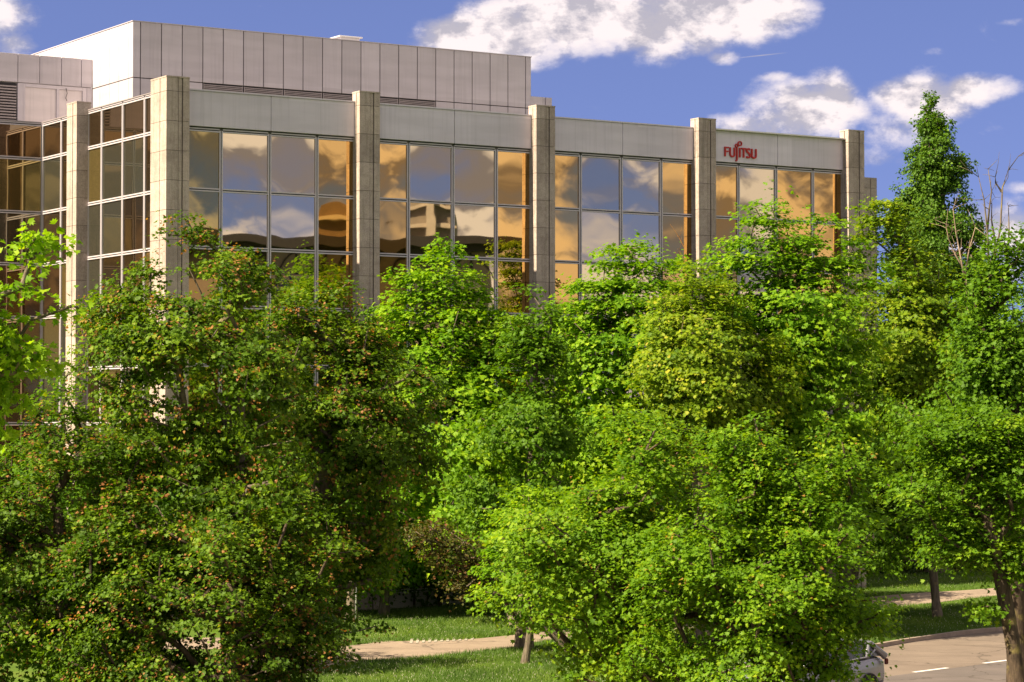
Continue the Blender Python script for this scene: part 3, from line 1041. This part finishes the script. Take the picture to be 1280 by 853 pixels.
tree('maple_tree', 'shady maple with low spreading dark boughs at the bottom left of centre', [(250, 780, 180, 150), (340, 700, 90, 70), (330, 820, 100, 60), (170, 690, 80, 60), (410, 700, 40, 50), (200, 860, 140, 60), (390, 790, 36, 26), (425, 822, 34, 8), (340, 860, 60, 40)], 50, 'maple',
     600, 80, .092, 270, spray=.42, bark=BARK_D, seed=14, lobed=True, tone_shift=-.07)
tree('plane_tree', 'bright yellow-green plane branches reaching in from the left edge', [(38, 320, 18, 26), (62, 300, 22, 12), (10, 390, 60, 40), (85, 385, 30, 16), (30, 440, 60, 32), (100, 450, 22, 16), (-60, 420, 90, 90), (-10, 500, 40, 24), (5, 545, 16, 12)], 34, 'plane',
     130, 26, .125, -130, spray=.32, flat=.6, seed=15, lobed=True, cat='tree', up=.35, trunk_top=(-80, 440), hollow=.1)
tree('chestnut_tree', 'bright green chestnut with layered crown before the second glazed bay', [(555, 350, 50, 42), (560, 430, 95, 90), (570, 570, 105, 125), (590, 665, 60, 36)], 80, 'bright',
     420, 100, .15, 650, spray=.72, flat=.10, seed=16, lobed=True, droop=.7, layer=.62, tone_shift=.06)
tree('maple_tree', 'darker green maple with a small pointed top left of the third pillar', [(650, 395, 18, 34), (690, 400, 16, 30), (665, 450, 48, 46), (655, 540, 70, 70), (650, 640, 75, 70)], 72, 'mid',
     330, 80, .11, 655, spray=.54, seed=17, lobed=True)
tree('chestnut_tree', 'bright green layered tree in front of the third glazed bay', [(800, 345, 46, 38), (740, 380, 34, 38), (775, 430, 95, 85), (760, 560, 95, 90)], 79, 'bright',
     400, 100, .14, 780, spray=.70, flat=.10, seed=18, lobed=True, droop=.7, layer=.6, tone_shift=.04)
tree('linden_tree', 'yellow-green blossoming linden in front of the fourth pillar', [(885, 370, 42, 40), (850, 410, 44, 44), (885, 480, 90, 110)], 74, 'yellow',
     400, 95, .115, 880, spray=.60, seed=19, tone_shift=-.04, lobed=True, layer=.5, flat=.16, droop=.7)
tree('chestnut_tree', 'tallest bright green tree below the sign on the last glazed bay', [(958, 282, 22, 28), (1015, 310, 46, 36), (930, 345, 46, 40), (1060, 325, 36, 34), (1000, 430, 110, 110), (1000, 580, 115, 100)], 77, 'bright',
     500, 100, .14, 1040, spray=.66, flat=.12, seed=20, lobed=True, droop=.7, layer=.6, tone_shift=-.02)
tree('hornbeam_tree', 'full green hornbeam covering the last stone pillar at the right', [(1108, 292, 30, 36), (1085, 310, 26, 34), (1140, 345, 38, 42), (1195, 412, 40, 44), (1130, 440, 100, 110), (1130, 560, 100, 80)], 84, 'yellow',
     560, 90, .13, 1050, spray=.66, seed=21, tone_shift=-.10, lobed=True, layer=.55, flat=.16, droop=.7)
tree('columnar_oak', 'tall dark green columnar oak rising into the sky right of the building', [(1165, 137, 8, 22), (1166, 172, 25, 38), (1168, 215, 40, 54), (1194, 205, 17, 38), (1171, 262, 56, 66), (1171, 320, 68, 76), (1130, 290, 20, 48), (1172, 380, 68, 80)], 108, 'oak',
     2400, 50, .125, 1166, spray=.30, flat=1.2, n_sub=5, seed=22, up=.25, droop=.2, hollow=.2)
tree('hornbeam_tree', 'green tree with upright bare stems in its top at the right edge', [(1268, 320, 28, 38), (1238, 370, 36, 40), (1280, 420, 50, 80), (1250, 450, 60, 70), (1225, 580, 100, 120)], 56, 'mid',
     420, 75, .105, 1272, spray=.50, bark=BARK_D, seed=23, trunk_top=(1262, 430), lobed=True)
tree('hornbeam_tree', 'tree on the verge with a straight bare trunk between path and kerb', [(1155, 590, 100, 95), (1130, 660, 50, 40), (1210, 640, 60, 50)], 83, 'mid',
     280, 80, .13, 1171, spray=.66, bark=BARK_G, seed=24, lobed=True, trunk_r=.011, layer=.6, flat=.2)
tree('dark_trunk_tree', 'leaning dark-barked tree at the right edge with low boughs over the road', [(1190, 650, 60, 30), (1200, 560, 70, 50), (1150, 610, 60, 24), (1280, 600, 60, 80), (1280, 700, 40, 34), (1210, 690, 50, 16), (1232, 762, 22, 10), (1185, 700, 30, 10)], 50, 'mid',
     280, 75, .095, 1284, spray=.42, bark=BARK_D, seed=25, lobed=True, trunk_top=(1235, 640), trunk_r=.0115, tone_shift=.05)
tree('young_maple', 'bright green red-tipped maple right of centre in front of the road', [(790, 560, 50, 54), (745, 640, 70, 60), (800, 700, 150, 150), (700, 735, 90, 44), (820, 800, 120, 80), (700, 775, 60, 16)], 44, 'green_maple',
     480, 88, .084, 850, spray=.42, seed=26, lobed=True, bark=BARK_D, tone_shift=.08)
tree('young_maple', 'bushy green maple hiding most of the silver car', [(925, 580, 50, 54), (1000, 630, 54, 50), (955, 700, 150, 140), (1030, 780, 84, 50), (910, 830, 110, 60), (1050, 838, 56, 12), (930, 850, 56, 26), (965, 825, 40, 30)], 42, 'green_maple',
     500, 88, .08, 945, spray=.40, seed=27, lobed=True, bark=BARK_D)
tree('young_linden', 'small green tree with a thin lichen-covered trunk on the lawn', [(665, 655, 56, 40), (650, 710, 42, 28), (715, 700, 50, 60), (700, 750, 40, 26)], 67.5, 'bright',
     210, 85, .105, 656, spray=.50, seed=28, lobed=True, trunk_r=.0085, layer=.5, flat=.15, tone_shift=.08)
tree('red_leaved_shrub', 'red-brown leaved small tree in the shade behind the thin trunk', [(575, 690, 46, 22), (612, 712, 30, 24), (540, 668, 34, 14), (590, 735, 26, 14)], 70, 'red', 75, 60, .09, 720, spray=.5, seed=29, cat='shrub')

# second line close to the wall and beyond
fills = [(80, 640, 86), (200, 600, 88), (330, 560, 84), (440, 560, 82), (480, 640, 84), (690, 640, 86), (820, 600, 86), (930, 650, 88), (1020, 640, 92), (1170, 470, 114), (1262, 410, 118), (1330, 430, 116)]
for i, (x, y, Y) in enumerate(fills):
    tops = {0: 'dark green tree close to the wall behind the lower left maple', 1: 'green tree close to the wall left of the tall maple trunk', 2: 'green tree at the wall behind the tall maple',
            3: 'green tree at the wall under the second pillar', 4: 'green tree by the wall above the dark hedge', 5: 'green tree by the wall left of the young maple', 6: 'green tree by the wall behind the linden',
            7: 'green tree by the wall behind the young maples', 8: 'green tree beyond the path under the last bay', 9: 'green tree beyond the verge under the columnar oak',
            10: 'green tree beneath the bare dead stems at the right', 11: 'green tree cut by the right edge of the picture'}
    tree('broadleaf_tree', tops[i], [(x, y, 75, 60), (x - 30, y + 60, 70, 50), (x + 35, y + 50, 60, 55)], Y, 'mid' if i % 2 else 'bright', 170, 60, .17, x, spray=.8, seed=40 + i, group='trees close to the wall', trunk_r=.016, tone_shift=-.05)


def dead_tree(name, label, pts_list, Y, r0, seed, mat):
    rng = np.random.default_rng(seed)
    b = at(pts_list[0][0][0], 600, Y); base = np.array([b[0], Y, 0])
    root = empty(name, tuple(base)); tag(root, label, 'tree')
    mb = MB()
    for k, pl_ in enumerate(pts_list):
        P = [at(x, y, Y) - base + np.array([0, rng.uniform(-.3, .3) * (i > 0), 0]) for i, (x, y) in enumerate(pl_)]
        if k == 0: P[0] = np.zeros(3) - [0, 0, .1]
        rs = np.linspace(r0 * (1 if k == 0 else .45), r0 * .12, len(P))
        mb.tube([tuple(p) for p in P], list(rs), 6)
        if k:
            for q in range(1, len(P)):
                for s in range(3):
                    d = (P[q] - P[q - 1]); L = np.linalg.norm(d)
                    e = P[q] + (d / L * .6 + rng.normal(0, .5, 3)) * rng.uniform(.25, .7)
                    mid = (P[q] + e) / 2 + rng.normal(0, .05, 3)
                    mb.tube([tuple(P[q]), tuple(mid), tuple(e)], [r0 * .12, r0 * .08, r0 * .04], 4)
    mb.build('trunk', mat, root, smooth=True)


dead_tree('bare_tree', 'bare dead tree with forked grey branches against the sky', [[(1248, 770), (1246, 500), (1240, 400), (1236, 330)],
          [(1236, 330), (1234, 290), (1230, 250), (1222, 222)], [(1234, 290), (1236, 262), (1238, 240), (1234, 212)],
          [(1240, 340), (1250, 285), (1252, 235), (1262, 212), (1272, 196)], [(1252, 240), (1246, 228), (1243, 222)], [(1245, 310), (1240, 275), (1239, 255)], [(1258, 330), (1261, 290), (1261, 258)]], 100, .11, 3, BARK_G)
dead_tree('bare_tree', 'pale bleached dead stem forking above the green crowns below the oak', [[(1268, 770), (1245, 520), (1212, 400), (1206, 350)],
          [(1206, 350), (1200, 320), (1196, 290), (1190, 262)], [(1204, 335), (1195, 318), (1186, 298), (1182, 286)], [(1206, 345), (1213, 312), (1218, 285)]], 90, .085, 4, BARK_DEAD)


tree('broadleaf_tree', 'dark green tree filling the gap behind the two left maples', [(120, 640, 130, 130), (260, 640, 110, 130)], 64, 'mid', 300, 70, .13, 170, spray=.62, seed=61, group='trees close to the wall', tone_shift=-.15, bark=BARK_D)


def hedge(name, label, x0, x1, y_top, Y, kind, seed, n=120, Y1=None):
    rng = np.random.default_rng(seed)
    c0, c1 = at(x0, 600, Y), at(x1, 600, Y1 or Y)
    base = np.array([(c0[0] + c1[0]) / 2, (c0[1] + c1[1]) / 2, 0])
    h = at(640, y_top, Y)[2]
    root = empty(name, tuple(base)); tag(root, label, 'hedge')
    t = rng.uniform(0, 1, n); 
    P = np.stack([c0[0] + (c1[0] - c0[0]) * t, c0[1] + (c1[1] - c0[1]) * t + rng.uniform(-.8, .8, n), rng.uniform(.15, 1, n) ** .8 * h * (.85 + .25 * np.sin(t * 17 + seed))], 1)
    nl = 110; N_ = n * nl; ci = np.repeat(np.arange(n), nl)
    Q = P[ci] + rng.normal(0, 1, (N_, 3)) * np.array([.45, .4, .32]) - base
    Q[:, 2] = np.abs(Q[:, 2])
    nr = rng.normal(0, .5, (N_, 3)) + np.array([0, -.3, .6]); nr /= np.linalg.norm(nr, axis=1, keepdims=True)
    me = leaf_mesh('foliage', Q, .13 * rng.uniform(.6, 1.3, N_), nr, rng.normal(size=(N_, 3)), np.clip(rng.normal(.4, .2, N_), 0, 1), LS[kind], False)
    o = bpy.data.objects.new('foliage', me); COL.objects.link(o); o.parent = root
    mb = MB()
    for i in range(0, n, 4):
        p = P[i] - base
        mb.tube([(p[0] * .97, p[1] * .9, 0), tuple(p * [1, 1, .5]), tuple(p)], [.05, .035, .015], 4)
    mb.build('stem', BARK_D, root)


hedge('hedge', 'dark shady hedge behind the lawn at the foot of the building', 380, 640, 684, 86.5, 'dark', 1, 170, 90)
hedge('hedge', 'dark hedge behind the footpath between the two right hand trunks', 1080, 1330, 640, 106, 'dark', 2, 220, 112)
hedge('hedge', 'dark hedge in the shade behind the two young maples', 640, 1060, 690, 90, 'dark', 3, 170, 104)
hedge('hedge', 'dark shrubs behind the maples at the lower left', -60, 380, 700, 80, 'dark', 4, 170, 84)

# distant wood closing the horizon
def wood():
    rng = np.random.default_rng(9)
    n = 900
    X = rng.uniform(-200, 320, n); Yv = rng.uniform(190, 260, n); Zh = rng.uniform(2, 11, n)
    P = np.stack([X, Yv, Zh], 1); nl = 70; N_ = n * nl; ci = np.repeat(np.arange(n), nl)
    Q = P[ci] + rng.normal(0, 1, (N_, 3)) * np.array([2.2, 2.2, 1.5]); Q[:, 2] = np.abs(Q[:, 2])
    nr = rng.normal(0, .5, (N_, 3)) + np.array([0, -.3, .6]); nr /= np.linalg.norm(nr, axis=1, keepdims=True)
    me = leaf_mesh('far_wood', Q, 1.0 * rng.uniform(.6, 1.3, N_), nr, rng.normal(size=(N_, 3)), np.clip(rng.normal(.4, .2, N_), 0, 1), LS['oak'], False)
    o = bpy.data.objects.new('far_wood', me); COL.objects.link(o); tag(o, kind='stuff')


wood()


# grass blades on the lawns in view
def grass():
    rng = np.random.default_rng(4)
    m = Mat('grass_blade')
    a = m.new('ShaderNodeAttribute', attribute_name='tone')
    c = m.ramp(a.outputs['Fac'], [(0, (.06, .13, .010)), (.6, (.12, .21, .014)), (.93, (.20, .28, .03)), (.95, (.55, .53, .40)), (1, (.6, .58, .42))])
    m.base(c, .6, 0, .3)
    t = m.new('ShaderNodeBsdfTranslucent'); m.L.new(c, t.inputs[0])
    mx = m.new('ShaderNodeMixShader'); mx.inputs[0].default_value = .4
    m.L.new(m.p.outputs[0], mx.inputs[1]); m.L.new(t.outputs[0], mx.inputs[2]); m.L.new(mx.outputs[0], m.out.inputs[0])
    n = 520000
    px = rng.uniform(330, 1300, n); py = rng.uniform(700, 858, n)
    q = np.stack([(px - 640) / F, np.full(n, 1.0), np.zeros(n)], 1)
    Zr = -(py - 426.5) / F
    q[:, 1] = math.cos(TH) - Zr * math.sin(TH); dz = math.sin(TH) + Zr * math.cos(TH)
    t_ = -CH / dz
    P = np.stack([q[:, 0] * t_, q[:, 1] * t_, np.zeros(n)], 1)
    keep = np.ones(n, bool)

    def inside(poly):
        x, y = P[:, 0], P[:, 1]; r = np.zeros(n, bool); j = len(poly) - 1
        for i in range(len(poly)):
            xi, yi = poly[i]; xj, yj = poly[j]
            r ^= ((yi > y) != (yj > y)) & (x < (xj - xi) * (y - yi) / (yj - yi + 1e-12) + xi); j = i
        return r
    keep &= ~inside([tuple(p) for p in dens(lo)] + [tuple(p) for p in dens(up)][::-1])
    keep &= ~inside([tuple(p) for p in near] + [tuple(p) for p in ko][::-1])
    P = P[keep]; k = len(P)
    nr = rng.normal(0, .5, (k, 3)) + np.array([0, -.8, .35]); nr /= np.linalg.norm(nr, axis=1, keepdims=True)
    ax = np.array([0, 0, 1.0]) + rng.normal(0, .35, (k, 3))
    tone = rng.uniform(0, .93, k)
    tone = np.clip(tone * (.6 + .5 * np.sin(P[:, 0] * 1.3) * np.sin(P[:, 1] * .9 + 1)), 0, .93)
    fl = rng.random(k) < .02; tone[fl] = 1; P[fl, 2] = .10
    sz = rng.uniform(.07, .15, k) * (1 + .5 * np.sin(P[:, 0] * .8 + 2) * np.sin(P[:, 1] * 1.1)); sz[fl] = .06
    me = leaf_mesh('grass', P, sz, nr, ax, tone, m.m, 'blade')
    o = bpy.data.objects.new('grass', me); COL.objects.link(o); tag(o, 'short mown grass with tiny white flowers on the lawns', 'grass', kind='stuff')


grass()
#VEG_END

# ------------------------------------------------------------------ street sign
sp = ground(445, 786)
sr = empty('street_sign', (sp[0], sp[1], 0), .2); tag(sr, 'small white street sign on a slim pole in the shade left of the lawn', 'sign')
MB().tube([(0, 0, 0), (0, 0, 2.15)], [.03, .03], 10).build('post', simple('zinc', (.55, .55, .56), .4, .6), sr, smooth=True)
MB().box(-.26, .26, -.05, -.032, 1.80, 2.0).box(-.12, .12, -.05, -.032, 2.03, 2.15).build('plate', simple('white_plate', (.78, .78, .76), .4), sr, bevel=.006)


# ------------------------------------------------------------------ car
def car():
    p0 = ground(1074, 873)[:2]                       # rear end, on the road
    ang = math.atan2(dr_[1], dr_[0])
    root = empty('car', (p0[0] - dr_[0] * 2.1, p0[1] - dr_[1] * 2.1, 0.012), ang)
    tag(root, 'silver hatchback driving past behind the young maple, seen only at its rear end', 'car')
    paint = simple('silver_paint', (.36, .36, .41), .25, .5, .03)
    gl = simple('car_glass', (.03, .035, .04), .06, 0, .05, spec=.9)
    rub = simple('tyre_rubber', (.02, .02, .02), .85)
    alloy = simple('alloy', (.5, .5, .52), .3, .8)
    # x forward = -x (the car drives to the left); rear at +2.1
    prof_low = [(-2.1, .30, .62), (-1.9, .28, .78), (-1.2, .24, .92), (-.4, .24, .98), (.6, .24, 1.02), (1.5, .24, 1.08), (1.95, .28, 1.06), (2.1, .34, .95)]
    body = MB(); ring = []
    for (x, zl, zh) in prof_low:
        k = abs(x) / 2.1; w = .86 * (1 - .16 * k ** 6)
        ring.append([(x, -w * .93, zl), (x, -w, (zl + zh) / 2 - .05), (x, -w * .96, zh - .06), (x, -w * .86, zh), (x, w * .86, zh), (x, w * .96, zh - .06), (x, w, (zl + zh) / 2 - .05), (x, w * .93, zl)])
    for r in ring: body.v += r
    nr_ = 8
    for i in range(len(ring) - 1):
        for k in range(nr_):
            k2 = (k + 1) % nr_; body.f.append((i * nr_ + k, i * nr_ + k2, (i + 1) * nr_ + k2, (i + 1) * nr_ + k))
    body.f.append(tuple(range(nr_))); body.f.append(tuple((len(ring) - 1) * nr_ + k for k in reversed(range(nr_))))
    bo = body.build('body', paint, root, smooth=False)
    sb = bo.modifiers.new('s', 'SUBSURF'); sb.levels = 2; sb.render_levels = 2
    # cabin: glass house and roof
    cab = [(-1.15, .95, .97, .80), (-.45, .98, 1.36, .70), (.2, 1.0, 1.46, .68), (1.0, 1.04, 1.44, .67), (1.55, 1.06, 1.36, .68), (1.98, 1.04, 1.08, .78)]
    gh = MB(); rings = []
    for (x, zl, zh, w) in cab: rings.append([(x, -.80, zl), (x, -w, zh - .03), (x, w, zh - .03), (x, .80, zl)])
    for r in rings: gh.v += r
    for i in range(len(rings) - 1):
        for k in range(3): gh.f.append((i * 4 + k, i * 4 + k + 1, (i + 1) * 4 + k + 1, (i + 1) * 4 + k))
    gh.build('window', gl, root)
    rf = MB()
    R = [(-.50, 1.335, .66), (-.45, 1.375, .70), (.2, 1.475, .685), (1.0, 1.455, .675), (1.62, 1.375, .68), (1.68, 1.32, .66)]
    for (x, z, w) in R: rf.v += [(x, -w, z - .035), (x, -w * .9, z + .005), (x, w * .9, z + .005), (x, w, z - .035)]
    for i in range(len(R) - 1):
        for k in range(3): rf.f.append((i * 4 + k, i * 4 + k + 1, (i + 1) * 4 + k + 1, (i + 1) * 4 + k))
    ro = rf.build('roof', paint, root, smooth=True)
    so_ = ro.modifiers.new('s', 'SOLIDIFY'); so_.thickness = .03
    for s in (-1, 1):
        pil = MB()
        pil.tube([(-1.2, s * .82, .97), (-.5, s * .715, 1.35), (.2, s * .70, 1.44), (1.0, s * .69, 1.42), (1.6, s * .695, 1.35), (2.0, s * .80, 1.03)], [.03, .03, .025, .03, .055, .09], 8)
        pil.tube([(.15, s * .82, 1.0), (.2, s * .705, 1.43)], [.03, .025], 6)
        pil.tube([(1.25, s * .82, 1.05), (1.45, s * .70, 1.38)], [.07, .06], 6)
        pil.tube([(-1.2, s * .835, .97), (1.3, s * .83, 1.06), (1.6, s * .80, 1.2)], [.018, .018, .03], 6)
        pil.build('pillar_trim', paint, root, smooth=True)
        for x in (-1.32, 1.32):
            wh = MB().tube([(x, s * .70, .31), (x, s * .88, .31)], [.31, .31], 24).build('wheel', rub, root)
            MB().tube([(x, s * .86, .31), (x, s * .893, .31)], [.20, .19], 16).build('rim', alloy, wh)
            MB().tube([(x, s * .60, .33), (x, s * .868, .33)], [.36, .36], 24).build('wheel_arch', rub, root)
        MB().box(2.0, 2.09, s * .80 - .05, s * .80 + .03, .84, .98).build('tail_light', simple('lamp_red', (.12, .01, .01), .2), root, bevel=.02)
        MB().box(-2.06, -1.9, s * .72 - .12, s * .72 + .10, .60, .74).build('headlight', simple('lamp_clear', (.7, .7, .72), .1), root, bevel=.02)


car()


# ------------------------------------------------------------------ the buildings across the street, seen mirrored in the glass
def mirror(P):
    """reflect a point across the plane of the main facade"""
    P = np.array(P[:2]); d = (P - OB) @ M2
    return P - 2 * d * M2


def across():
    Dv = 150.0
    Va = at(262, 400, Dv); Vb = at(607, 400, Dv + 4)
    ra, rb = mirror(Va), mirror(Vb)
    H = at(400, 291, Dv)[2]
    L_ = np.linalg.norm(rb - ra)
    ax = (ra - rb) / L_
    # local frame: origin at rb, x towards ra, front (towards the office building) = -y or +y
    ang = math.atan2(ax[1], ax[0])
    n = np.array([-ax[1], ax[0]])
    side = 1 if (OB + A2 * 15 - rb) @ n > 0 else -1
    root = empty('shop_building', (rb[0], rb[1], 0), ang)
    tag(root, 'dark roofed building with a pale sign band, seen only mirrored in the glass', 'building')
    wl = simple('taupe_wall', (.30, .25, .20), .8); dk = simple('dark_roof', (.035, .03, .028), .7); band = simple('pale_band', (.50, .42, .36), .7)
    fr = side

    def bx(mb, x0, x1, d0, d1, z0, z1):
        a, b = sorted((fr * d0, fr * d1)); mb.box(x0, x1, a, b, z0, z1)
    m = MB(); bx(m, 0, L_, -14, 0, 0, H - 1.2); m.build('wall', wl, root)
    m = MB(); bx(m, -2.2, L_ + 2, -15, 1.6, H - .75, H - .2); bx(m, -.8, L_ + 1, -14, .6, H - 1.2, H - .753)
    m.build('roof', dk, root)
    m = MB()
    zb1 = at(400, 345, Dv)[2]; zb0 = at(400, 375, Dv)[2]
    bx(m, .5, L_ - .5, .05, .3, zb0, zb1); m.build('sign_band', band, root)
    m = MB()
    for i in range(9):
        x = 1 + i * L_ / 9.5; bx(m, x, x + .12, .02, .12, zb1, H - 1.25)
    for i in range(5):
        x = 1.2 + i * 3.4
        m.tube([(x + 1.3 * math.cos(t), fr * .08, zb1 + .1 + 1.1 * math.sin(t)) for t in [math.pi * k / 10 for k in range(11)]], [.05] * 11, 5)
    m.build('trim', dk, root)
    m = MB()
    for i in range(6):
        for z in (2, 5.5, 9):
            bx(m, 1.2 + i * 2.7, 3.0 + i * 2.7, .02, .06, z, z + 1.9)
    m.build('window', simple('shop_glass', (.05, .06, .07), .1), root)
    # the written name
    cu = bpy.data.curves.new('t', 'FONT'); cu.body = 'Sigle'; cu.size = 1.55; cu.extrude = .03; cu.align_x = 'CENTER'; cu.shear = .25
    tmp = bpy.data.objects.new('t', cu); COL.objects.link(tmp)
    bpy.context.view_layer.update()
    me = bpy.data.meshes.new_from_object(tmp.evaluated_get(bpy.context.evaluated_depsgraph_get())); bpy.data.objects.remove(tmp)
    me.materials.clear(); me.materials.append(simple('blue_letters', (.02, .02, .22), .5))
    o = bpy.data.objects.new('sign_lettering', me); COL.objects.link(o); o.parent = root
    cpos = mirror(at(381, 400, Dv)); xl = (cpos - rb) @ ax
    o.location = (xl, fr * .34, at(381, 366, Dv)[2])
    # readable from the street side
    o.rotation_euler = (math.pi / 2, 0, math.pi if fr > 0 else 0)

    def block(name, label, x0, x1, ytop, D, mat, mat2, floors, depth=14):
        pa, pb = mirror(at(x0, 400, D)), mirror(at(x1, 400, D)); l = np.linalg.norm(pa - pb); a_ = (pa - pb) / l
        r = empty(name, (pb[0], pb[1], 0), math.atan2(a_[1], a_[0])); tag(r, label, 'building')
        n_ = np.array([-a_[1], a_[0]]); s_ = 1 if (OB + A2 * 15 - pb) @ n_ > 0 else -1
        h = at(640, ytop, D)[2]
        m = MB(); y = sorted((0, -s_ * depth)); m.box(0, l, y[0], y[1], 0, h); m.build('wall', mat, r)
        m = MB(); y = sorted((-.1 * s_, .35 * s_))
        for i in range(floors):
            z = h - .8 - i * (h - 2) / floors; m.box(-.3, l + .3, y[0], y[1], z - .22, z)
        m.box(l * .42, l * .56, min(0, .6 * s_), max(0, .6 * s_), 0, h + .3)
        m.build('balcony', mat2, r)
    block('apartment_block', 'brown stepped apartment block with stacked balconies, mirrored in the glass', 405, 470, 262, 185, simple('brown_brick', (.16, .11, .06), .85), simple('pale_column', (.50, .42, .30), .7), 14)
    block('office_tower', 'grey tower with many floors, mirrored in the second bay', 505, 556, 252, 200, simple('tower_wall', (.20, .17, .14), .8), simple('tower_slab', (.42, .36, .30), .7), 16)


across()
